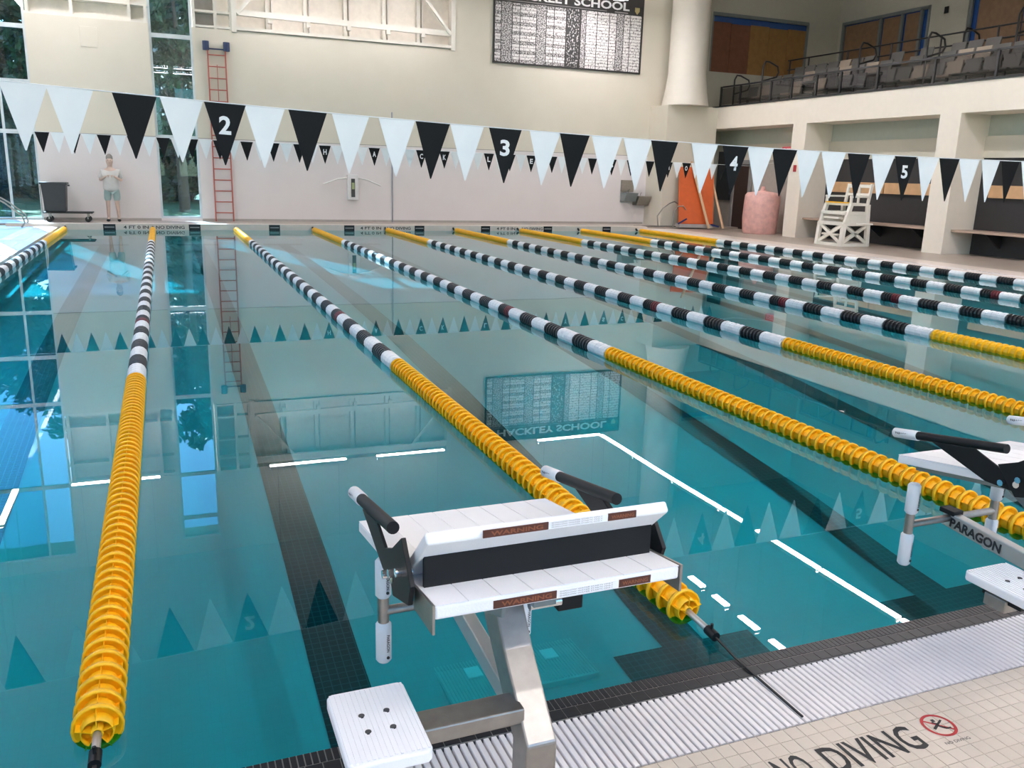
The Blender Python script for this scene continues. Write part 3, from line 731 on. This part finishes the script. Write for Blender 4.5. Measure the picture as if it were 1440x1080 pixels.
    sticker(.9235, -.6225, .018, .21, .47, .72, .845, None)
    return t
sb = starting_block()
for k, lab in ((1, 'white starting block cut by the right edge, second in the row'), (2, 'third starting block, only its handle tip showing at the right edge')):
    c = copy_tree(sb); c.location = (BX + k * W, BY, 0); c['label'] = lab
    text('arm_lettering', 'PARAGON', .235, .040, printB, (-.0325, .045 - BY, .367), (0, -1, -.085), (0, -.085, 1), c, .04)

# ------------------------------------------------------------------ record board
rbo = thing('record_board', 'black and white swimming record board high on the far wall', 'board', (13.1, WY, 5.2))
bw, bh = 5.42, 2.40
put('backing', B(-bw / 2, bw / 2, -.06, -.002, 0, bh), printB, rbo)
def noise_print(name, ink, paper, sx, sz, thr):
    M = bpy.data.materials.new(name); M.use_nodes = True; nt = M.node_tree; b = nt.nodes['Principled BSDF']; b.inputs['Roughness'].default_value = .6
    tc = nt.nodes.new('ShaderNodeTexCoord'); mp = nt.nodes.new('ShaderNodeMapping'); mp.inputs['Scale'].default_value = (sx, 1, sz)
    nz = nt.nodes.new('ShaderNodeTexNoise'); nz.inputs['Scale'].default_value = 1; nz.inputs['Detail'].default_value = 2
    rp = nt.nodes.new('ShaderNodeValToRGB'); rp.color_ramp.elements[0].position = thr; rp.color_ramp.elements[1].position = thr + .04
    rp.color_ramp.elements[0].color = tuple(ink) + (1,); rp.color_ramp.elements[1].color = tuple(paper) + (1,)
    nt.links.new(tc.outputs['Object'], mp.inputs[0]); nt.links.new(mp.outputs[0], nz.inputs['Vector']); nt.links.new(nz.outputs['Fac'], rp.inputs[0]); nt.links.new(rp.outputs[0], b.inputs['Base Color'])
    return M
pW = noise_print('record_print_white', (.22, .2, .2), (.74, .72, .71), 22, 14, .40)
pG = noise_print('record_print_grey', (.12, .11, .11), (.62, .6, .6), 30, 24, .49)
pK = noise_print('record_print_black', (.03, .03, .03), (.5, .48, .48), 18, 14, .55)
cols = [(.01, .045, 'w'), (.05, .115, 'g'), (.12, .165, 'w'), (.17, .27, 'w'), (.275, .335, 'g'), (.34, .385, 'w'), (.39, .465, 'w'), (.475, .555, 'k'), (.57, .60, 'g'), (.605, .675, 'w'), (.68, .76, 'w'), (.765, .81, 'w'), (.815, .86, 'g'), (.865, .905, 'w'), (.91, .985, 'w')]
rows = 19
for a, b, c in cols:
    for r_ in range(rows):
        z0 = .05 + r_ * (1.80 / rows)
        put('record_cell', B(-bw / 2 + a * bw, -bw / 2 + b * bw, -.066, -.06, z0, z0 + 1.80 / rows - (.012 if c == 'w' else .002)), {'w': pW if r_ % 3 or a > .6 else pG, 'g': pG, 'k': pK}[c], rbo)
text('board_lettering', 'HACKLEY SCHOOL', 4.4, .26, printW, (-2.25, -.067, 1.96), (1, 0, 0), (0, 0, 1), rbo, .03)
put('header_line', B(-2.5, 1.3, -.066, -.06, 1.89, 1.905).box(1.6, 2.1, -.066, -.06, 1.88, 1.91), printG, rbo)
put('crest', MB().prism([(-.09, .1), (.09, .1), (.09, -.02), (0, -.12), (-.09, -.02)], -.068, -.06, 'y'), mat('crest_gold', (.4, .32, .15), .5), rbo).location = (2.45, 0, 2.0)

# ------------------------------------------------------------------ things on the far deck
ld = thing('extension_ladder', 'tall red extension ladder leaning flat on the far wall', 'ladder', (1.98, 24.82, .13))
for x in (-.25, .25): put('rail', MB().bar((x, 0, 0), (x * .95, .0, 4.85), .035, .07), redL, ld)
for i in range(15): put('rung', MB().tube([(-.25, 0, .25 + i * .315), (.25, 0, .25 + i * .315)], .016, 8), redL, ld)
for x in (-.28, .28): put('pad', MB().tube([(x, 0, 4.78), (x, 0, 5.02)], .09, 12), padB, ld, .01)
put('pad_bar', MB().tube([(-.3, 0, 4.82), (.3, 0, 4.82)], .02, 8), padB, ld)
put('rope', MB().tube([(0, -.02, 2.6), (0, -.02, 4.4)], .01, 6), redL, ld)

ae = thing('rescue_tube_holder', 'white wall case with a black and green safety device on the far wall', 'case', (5.82, WY, .84))
put('case', B(-.17, .17, -.12, -.002, -.02, .74), mat('case_white', (.72, .70, .70), .4), ae, .01)
put('device', B(-.06, .06, -.135, -.12, .06, .62), mat('device_black', (.04, .04, .035), .4), ae, .005)
put('green_window', B(-.04, .04, -.142, -.135, .3, .5), mat('device_green', (.35, .42, .2), .4), ae)
put('hook_pole', MB().tube([(-.9, -.05, .44), (-.45, -.05, .60), (0, -.05, .66), (.45, -.05, .60), (.9, -.05, .42)], .018, 8), mat('pole_pale', (.72, .72, .70), .4), ae)

df = thing('drinking_fountain', 'pair of grey steel drinking fountains on the far wall', 'fountain', (15.78, WY, 0))
put('back_panel', B(-.45, .05, -.05, -.002, 1.25, 1.65), metal, df)
put('basin', MB().prism([(-.48, 1.22), (-.0, 1.22), (-.02, .92), (-.3, .92)], -.45, .02), grayP, df, .01)
put('basin', MB().prism([(-.5, 1.12), (-.0, 1.12), (-.02, .80), (-.3, .80)], .05, .55), metal, df, .01)
for x, z in ((-.2, 1.24), (.3, 1.14)): put('spout', MB().tube([(x, -.12, z - .02), (x, -.12, z + .06), (x, -.2, z + .09)], .014, 8), chrome, df)

mt = thing('orange_mat', 'orange rescue mat leaning on the corner pier', 'mat', (17.32, 23.2, .13), -.25)
put('cover', MB().prism([(-.30, .12), (-.22, .12), (.14, 2.02), (.06, 2.02)], -.62, .62), orangeM, mt, .015)
put('stand', B(-.6, .6, -.32, .1, 0, .12), mat('stand_grey', (.45, .42, .40), .6), mt, .01)
for x in (-.66, .5): put('strap', MB().bar((x, -.36, .12), (x + .3, -.36, .3 if x < 0 else .05), .03, .05), blueS, mt)
for i, (xa, ya, xb, yb, zb, lab) in enumerate(((17.5, 22.5, 17.1, 23.25, 2.2, 'pale wooden pole leaning across the orange mat'), (18.15, 22.6, 17.85, 23.3, 2.05, 'pale wooden pole leaning right of the orange mat'))):
    dx, dy = xb - xa, yb - ya
    o = put('wooden_pole', MB().tube([(0, 0, 0), (dx, dy, zb)], .045, 10), mat('pale_pole_wood', (.68, .45, .28), .6)); o.location = (xa, ya, .13); tag(o, lab, 'pole')
gb = thing('grab_rail', 'bent steel grab rails lying on the deck by the far corner', 'rail', (16.6, 23.6, .13))
def hoop(p): return MB().tube(p, .022, 8)
put('hoop', hoop([(-.5, -.1, 0), (-.55, -.1, .35), (-.35, -.1, .62), (-.1, -.1, .78), (.1, -.1, .85), (.3, -.1, .75), (.3, -.1, 0)]), metal, gb)
put('hoop', hoop([(-.15, -.5, 0), (-.15, -.5, .5), (0, -.5, .7), (.2, -.5, .72), (.4, -.5, .5), (.4, -.5, 0)]), metal, gb)
dm = put('drain_mat', B(15.2, 17.2, 23.35, 23.6, .13, .15), slotM); tag(dm, 'flat dark drain mat on the far deck by the corner', 'mat')

# pink covered bin
pb = thing('covered_bin', 'large round bin under a crumpled pink cover', 'bin', (18.35, 20.9, DK))
mb = MB(); n = 28; zs = [(0, .50), (.05, .53), (.5, .55), (1.0, .56), (1.22, .55), (1.30, .48), (1.33, .3), (1.36, .1), (1.42, .07), (1.5, .05)]
vs = []; fs = []
for j, (z, r) in enumerate(zs):
    for k in range(n):
        a = 2 * PI * k / n; rr = r * (1 + .03 * math.sin(5 * a + z * 4) + .02 * math.sin(11 * a)); vs.append((rr * math.cos(a), rr * math.sin(a), z))
for j in range(len(zs) - 1):
    for k in range(n): fs.append((j * n + k, j * n + (k + 1) % n, (j + 1) * n + (k + 1) % n, (j + 1) * n + k))
mb.add(vs, fs, True); mb.add([vs[(len(zs) - 1) * n + k] for k in range(n)], [tuple(range(n))]); put('cover', mb, pinkM, pb)
put('tie', MB().tube([(0.075, 0, 1.38), (0, .075, 1.39), (-.075, 0, 1.38), (0, -.075, 1.39), (.075, 0, 1.38)], .015, 6), mat('tie_pink', (.55, .25, .22), .7), pb)

# lifeguard chair
lc = thing('lifeguard_chair', 'white moulded lifeguard chair with lattice sides and footplate', 'chair', (17.65, 16.4, DK))
def LC(n_, mb, bev=.01): return put(n_, mb, plastW, lc, bev)
for sy_ in (-1, 1):                                   # lattice side frames (front and rear legs)
    y = sy_ * .46
    mb = MB()
    mb.bar((-.45, y, .03), (.45, y, .03), .09, .10); mb.bar((-.45, y, .0), (-.40, y, .62), .11, .11); mb.bar((.45, y, 0), (.40, y, .62), .11, .11)
    mb.bar((-.42, y, .60), (.42, y, .60), .09, .11); mb.bar((-.40, y, .1), (.38, y, .55), .06, .08); mb.bar((.40, y, .1), (-.38, y, .55), .06, .08)
    mb.bar((-.38, y, .62), (-.24, y, 1.12), .10, .10); mb.bar((.38, y, .62), (.34, y, 1.12), .10, .10); mb.bar((-.3, y, .88), (.36, y, .88), .08, .09)
    LC('side_frame', mb)
    LC('arm_rest', MB().bar((-.30, y, 1.32), (.36, y, 1.32), .07, .05).bar((-.26, y, 1.1), (-.26, y, 1.32), .06, .06))
for x, xb_ in ((-.44, -.25), (.44, .34)):
    mb = MB(); mb.bar((x, -.46, .03), (x, .46, .03), .09, .10); mb.bar((x * .97, -.46, .60), (x * .97, .46, .60), .09, .10)
    mb.bar((x, -.4, .1), (x * .97, .4, .55), .06, .08); mb.bar((x, .4, .1), (x * .97, -.4, .55), .06, .08); mb.bar((x * .85, -.46, .88), (x * .85, .46, .88), .08, .09)
    LC('cross_frame', mb)
LC('seat', B(-.30, .36, -.46, .46, 1.08, 1.15))
LC('backrest', MB().bar((.36, -.42, 1.12), (.44, -.42, 1.66), .08, .06).bar((.36, .42, 1.12), (.44, .42, 1.66), .08, .06).bar((.40, -.42, 1.38), (.40, .42, 1.38), .05, .07).bar((.43, -.42, 1.6), (.43, .42, 1.6), .05, .09).bar((.42, 0, 1.15), (.42, 0, 1.6), .05, .06))
LC('step', B(-.47, -.33, -.3, .3, .28, .33)); LC('step', B(-.46, -.28, -.3, .3, .72, .77))
for sy_ in (-1, 1): LC('side_skirt', MB().prism([(-.42, .60), (.42, .60), (.37, .92), (-.33, .92)], sy_ * .46 - .015, sy_ * .46 + .015, 'y'))
LC('side_shelf', MB().prism([(-.35, 0), (-.25, .12), (.1, .10), (.2, 0), (.1, -.12), (-.25, -.12)], .60, .64, 'z')).location = (.05, -.80, 0)
LC('shelf_arm', MB().bar((.05, -.46, .58), (.05, -.75, .60), .06, .05))
put('yellow_strap', MB().bar((-.31, -.44, 1.16), (-.31, .44, 1.16), .02, .03), yel, lc)

# person standing by the far wall
def person():
    t = thing('person', 'person in pale shirt and shorts with black shoes standing by the far wall', 'person', (-1.0, 24.3, .13))
    def skin(name, joints, edges, M, parent, root=0, sub=2):
        me = bpy.data.meshes.new(name); me.from_pydata([j[0] for j in joints], edges, []); me.materials.append(M)
        o = obj(name, me, parent); sk = o.modifiers.new('skin', 'SKIN'); sk.use_smooth_shade = True
        for i, j in enumerate(joints):
            v = me.skin_vertices[0].data[i]; r = j[1]; v.radius = r if isinstance(r, tuple) else (r, r); v.use_root = (i == root)
        s = o.modifiers.new('sub', 'SUBSURF'); s.levels = sub; s.render_levels = sub; return o
    # one continuous body: pelvis, spine, neck, head, arms bent to the chest, legs
    J = [((0, 0, .92), (.15, .10)), ((0, 0, 1.12), (.14, .10)), ((0, 0, 1.32), (.17, .11)), ((0, 0, 1.44), (.09, .07)), ((0, -.01, 1.52), .052), ((0, -.02, 1.60), (.105, .12)), ((0, -.01, 1.72), (.10, .12)),
         ((.10, 0, .86), .09), ((.12, -.01, .48), .058), ((.13, .02, .10), .038), ((.14, -.10, .04), (.04, .03)),
         ((-.10, 0, .86), .09), ((-.12, -.01, .48), .058), ((-.13, .02, .10), .038), ((-.14, -.10, .04), (.04, .03)),
         ((.20, 0, 1.38), .055), ((.27, .0, 1.12), .042), ((.16, -.20, 1.20), .032), ((.09, -.26, 1.24), (.03, .018)),
         ((-.20, 0, 1.38), .055), ((-.27, .0, 1.12), .042), ((-.16, -.20, 1.20), .032), ((-.09, -.26, 1.24), (.03, .018))]
    E = [(0, 1), (1, 2), (2, 3), (3, 4), (4, 5), (5, 6), (0, 7), (7, 8), (8, 9), (9, 10), (0, 11), (11, 12), (12, 13), (13, 14), (2, 15), (15, 16), (16, 17), (17, 18), (2, 19), (19, 20), (20, 21), (21, 22)]
    skin('body', J, E, skinM, t)
    S = [((0, 0, .80), (.24, .19)), ((0, 0, .96), (.225, .18)), ((0, 0, 1.12), (.21, .165)), ((0, 0, 1.32), (.235, .165)), ((0, 0, 1.44), (.12, .10)), ((.21, 0, 1.37), .072), ((.27, 0, 1.16), .062), ((-.21, 0, 1.37), .072), ((-.27, 0, 1.16), .062)]
    skin('shirt', S, [(0, 1), (1, 2), (2, 3), (3, 4), (3, 5), (5, 6), (3, 7), (7, 8)], shirtM, t)
    S = [((0, 0, .92), (.16, .12)), ((.11, 0, .80), .11), ((.12, -.005, .55), .092), ((-.11, 0, .80), .11), ((-.12, -.005, .55), .092)]
    skin('shorts', S, [(0, 1), (1, 2), (0, 3), (3, 4)], shortM, t)
    for s in (-1, 1): skin('shoe', [((s * .13, .05, .05), (.05, .045)), ((s * .14, -.06, .045), (.052, .04)), ((s * .145, -.16, .035), (.045, .03))], [(0, 1), (1, 2)], blackP, t, 1)
    put('hair', MB().tube([(0, .035, 1.66), (0, .03, 1.71), (0, .02, 1.77), (0, .015, 1.81), (0, .01, 1.83)], [.075, .088, .082, .055, .02], 16), hairM, t)
    for s in (-1, 1):
        put('eye', MB().tube([(s * .03, -.118, 1.665), (s * .03, -.100, 1.665)], .009, 8), blackP, t)
        for f in range(5): put('finger', MB().tube([(s * (.07 - .006 * f), -.27, 1.262 - f * .014), (s * (.02 + .004 * f), -.285, 1.262 - f * .014)], [.009, .007], 6), skinM, t)
    put('nose', MB().tube([(0, -.105, 1.65), (0, -.128, 1.622), (0, -.105, 1.615)], [.008, .013, .008], 6), skinM, t)
    put('mouth', MB().bar((-.02, -.108, 1.59), (.02, -.108, 1.59), .01, .006), mat('lip', (.35, .15, .13), .5), t)
    return t
person()

# bin on flat dolly
dl = thing('flat_dolly', 'flat black dolly with four castors on the far left deck', 'dolly', (-2.35, 24.2, .13), .0)
put('deck_board', B(-.35, .85, -.32, .32, .235, .265), blackP, dl, .006)
for x in (-.22, .72):
    for y in (-.22, .22):
        c = put('castor', MB().tube([(x, y - .02, .075), (x, y + .02, .075)], .075, 14), rubber, dl); put('fork', MB().bar((x, y, .08), (x, y, .235), .03, .06), metal, c)
put('push_handle', MB().tube([(-.36, -.25, .25), (-.36, -.28, .95), (-.36, .28, .95), (-.36, .25, .25)], .016, 8), metal, dl)
bi = thing('storage_bin', 'charcoal plastic bin standing on the flat dolly', 'bin', (-2.40, 24.2, .396))
mb = MB(); 
def taper(x, y, xa, ya, z0, z1):
    return MB().add([(-x, -y, z0), (x, -y, z0), (x, y, z0), (-x, y, z0), (-xa, -ya, z1), (xa, -ya, z1), (xa, ya, z1), (-xa, ya, z1)], [(0, 3, 2, 1), (4, 5, 6, 7), (0, 1, 5, 4), (1, 2, 6, 5), (2, 3, 7, 6), (3, 0, 4, 7)])
put('tub', taper(.25, .22, .30, .27, 0, .74), binM, bi, .02)
put('rim', B(-.33, .33, -.29, .29, .72, .78), binM, bi, .012)
put('handle', B(.33, .37, -.1, .1, .68, .72), binM, bi)
# grab rails at left
hr = thing('pool_handrail', 'bent steel handrails of the pool steps at the left edge', 'rail', (-3.45, 22.7, DK))
for y in (-.3, .3):
    put('rail', MB().tube([(-.75, y, 0), (-.75, y, .75), (-.6, y, .88), (-.3, y, .85), (.1, y, .6), (.45, y, .3), (.5, y, .12), (.42, y, 0)], .02, 10), metal, hr)
put('foot_plate', B(-.95, -.3, -.45, .45, 0, .02), metal, hr)
lo = thing('low_rail', 'low brownish rail across the left deck edge', 'rail', (-3.75, 20.9, DK))
put('bar', MB().tube([(-.6, 0, .30), (.45, 0, .30)], .025, 8).tube([(-.6, 0, .14), (.45, 0, .14)], .015, 8), mat('rail_brown', (.30, .2, .17), .4, .5), lo)
for x in (-.55, .0, .42): put('post', MB().tube([(x, 0, 0), (x, 0, .34)], .022, 8), metal, lo)

# ------------------------------------------------------------------ balcony railing and seats
rl = thing('balcony_railing', 'dark metal railing with smoky panels along the balcony edge', 'railing', (18.6, 8, 4.215))
put('top_rail', MB().bar((0, -16, .66), (0, 15.9, .66), .05, .05), railM, rl)
put('bottom_rail', MB().bar((0, -16, .03), (0, 15.9, .03), .04, .05), railM, rl)
yy = 15.9
posts = [24.0, 22.9, 21.3, 20.3, 19.2, 18.2, 16.8, 14.9, 13.1, 11.3, 9.5, 7.7, 5.9, 4.1, 2.3]
for a in posts: put('post', MB().bar((0, a - 8, 0), (0, a - 8, .68), .05, .06), railM, rl)
for a, b in zip(posts, posts[1:]): put('panel', B(-.006, .006, b - 8 + .04, a - 8 - .04, .07, .62), meshG, rl)
for i, (yy, xx, zb, hh) in enumerate(((23.7, 18.9, 4.12, 1.15), (22.2, 18.9, 4.12, 1.45), (19.3, 20.2, 4.55, 1.35), (15.9, 19.3, 4.12, 1.55), (14.6, 20.9, 4.92, 1.3), (17.2, 22, 5.28, .9))):
    h = thing('aisle_handrail', 'dark looped aisle handrail at balcony seats, %s' % ('first from the column', 'second from the column', 'third from the column', 'under the brown panels', 'rising highest near the right edge', 'behind the middle seats')[i], 'rail', (xx, yy, zb), 0, 'looped aisle handrails on the balcony')
    put('loop', MB().tube([(0, 0, 0), (0, 0, hh - .15), (.08, 0, hh), (.25, .02, hh), (.62, .05, hh - .12), (.68, .05, hh - .3), (.6, .05, hh - .45), (.0, 0, hh - .62)], .028, 8), railM, h)
rr = thing('upper_railing', 'dark two-bar railing along the top of the balcony tiers', 'railing', (21.9, 17.5, 5.28))
for z in (.45, .78): put('bar', MB().tube([(0, -3.5, z), (0, 7.2, z)], .025, 8), railM, rr)
for y in (-3.4, -1.5, .4, 2.3, 4.2, 6.1, 7.1): put('post', MB().tube([(0, y, 0), (0, y, .8)], .028, 8), railM, rr)
rs = random.Random(3)
ORDS = ('first second third fourth fifth sixth seventh eighth ninth tenth eleventh twelfth thirteenth fourteenth fifteenth sixteenth seventeenth eighteenth nineteenth twentieth').split() + ['twenty-' + w for w in 'first second third fourth fifth sixth seventh eighth ninth'.split()]
sr_ = thing('seat', 'folding bleacher seat on the balcony tiers', 'seat', (19.5, 23, 4.12), 0, 'folding seats on the balcony tiers')
put('pan', B(-.2, .2, -.24, .24, .38, .44), seatB, sr_, .02); put('back', MB().prism([(.18, .42), (.22, .42), (.30, .82), (.26, .82)], -.24, .24, 'y'), seatB, sr_, .01); put('leg', B(.0, .06, -.03, .03, 0, .38), railM, sr_)
k = 0
mgray = mat('seat_grey', (.16, .155, .15), .6)
g2 = copy_tree(sr_); 
for ch in g2.children:
    if ch.name.startswith(('pan', 'back')): ch.data = ch.data.copy(); ch.data.materials[0] = mgray
g2['label'] = 'grey folding seat on the lowest balcony tier, first of its colour from the column'; g2['group'] = 'grey folding seats on the balcony tiers'
sr_['label'] = 'beige folding seat on the lowest balcony tier, first of its colour from the column'; sr_['group'] = 'beige folding seats on the balcony tiers'
g2.location = (19.5, 22.45, 4.12)
for row, (xx, zz) in enumerate(((19.5, 4.12), (20.45, 4.55), (21.4, 4.92))):
    y = 24.3; nn = [0, 0]
    while y > 9:
        y -= .56
        if abs(y - 23) < .3 and row == 0 or abs(y - 22.45) < .3 and row == 0: continue
        if rs.random() < .22: continue
        bg = rs.random() < .3; c = copy_tree(sr_ if bg else g2); c.location = (xx, y, zz)
        c['label'] = '%s folding seat on the %s balcony tier, %s of its colour from the column' % ('beige' if bg else 'grey', ('lowest', 'middle', 'upper')[row], ORDS[nn[bg] + (1 if row == 0 else 0)]); nn[bg] += 1

# ------------------------------------------------------------------ outdoors
struct('ground_outside', B(-60, 60, WY + .4, 90, -.4, -.05).box(-60, -6.5, -40, WY + .4, -.4, -.05).box(-60, 60, -60, -8.4, -.4, -.05), grassM)
struct('path_outside', B(-9, 4, WY + .4, WY + 3.0, -.05, .02), mat('paving', (.5, .5, .48), .8))
def tree_meshes(h, r, nleaf, seed, M, low=.25):
    q = random.Random(seed); tr_ = MB()
    tr_.tube([(0, 0, 0), (.1, 0, h * .3), (-.05, .1, h * .6), (0, 0, h * .85)], [.22, .17, .11, .05], 8)
    for i in range(7):
        a = q.uniform(0, 2 * PI); z = h * q.uniform(.3, .7); rr_ = r * q.uniform(.5, .8)
        tr_.tube([(0, 0, z), (rr_ * math.cos(a) * .5, rr_ * math.sin(a) * .5, z + .5), (rr_ * math.cos(a), rr_ * math.sin(a), z + 1.1)], [.07, .05, .02], 5)
    lf = MB(); cl = [(q.uniform(-1, 1) * r, q.uniform(-1, 1) * r, h * q.uniform(low, 1), q.uniform(.3, .55) * r) for _ in range(40)]
    for i in range(nleaf):
        c = q.choice(cl); d = Vector((q.gauss(0, 1), q.gauss(0, 1), q.gauss(0, 1))).normalized() * c[3] * q.uniform(.4, 1)
        p = Vector(c[:3]) + d; a = Vector((q.gauss(0, 1), q.gauss(0, 1), q.gauss(0, 1))).normalized(); b = a.orthogonal().normalized()
        c2 = a.cross(b); s_ = q.uniform(.10, .22) * (1.5 if r > 3 else 1)
        lf.add([p - b * s_, p + c2 * s_ * .5, p + b * s_, p - c2 * s_ * .5], [(0, 1, 2, 3)])
    return tr_.mesh('trunk', barkM), lf.mesh('foliage', M)
leafC = mat('bright_shrub_leaf', (.16, .30, .08), .5, var=.4, scale=3)
TM = [tree_meshes(12.0, 3.6, 22000, 1, leafA, .05), tree_meshes(12.5, 3.4, 22000, 2, leafB, .05), tree_meshes(2.6, 1.2, 5000, 3, leafC, .05), tree_meshes(9.5, 1.0, 5000, 4, leafA, .3)]
spots = [(-17, 46, 0, 'dark leafy tree outside, farthest left of the row'), (-12.4, 47, 1, 'light leafy tree outside, second from the left of the row'), (-7.8, 46, 0, 'dark leafy tree outside straight beyond the entrance glass'),
         (-3.2, 47.5, 1, 'light leafy tree outside behind the left wall panel'), (1.6, 46, 0, 'dark leafy tree outside straight beyond the strip window'), (6.2, 47, 1, 'light leafy tree outside right of the strip window'),
         (-6.2, 29.4, 2, 'low bright green shrub outside the glass door'), (-9.2, 29.0, 2, 'low bright green shrub at the far left outside'),          (1.1, 34.0, 3, 'slender tree nearest outside the strip window'), (-3.2, 34.5, 3, 'slender tree near the entrance glass outside'),
         (-14, 18, 0, 'dark tree outside the left wall, farthest'), (-15, 8, 1, 'light tree outside the left wall, middle'), (-14, -2, 0, 'dark tree outside the left wall, nearest')]
for i, (x, y, k, lab) in enumerate(spots):
    t = thing('shrub' if k == 2 else 'tree', lab, 'shrub' if k == 2 else 'tree', (x, y, -.06), i * 1.3, 'plants outside the windows')
    obj('trunk', TM[k][0], t); obj('foliage', TM[k][1], t)
    if k < 2: t.scale = (1, 1, .8)
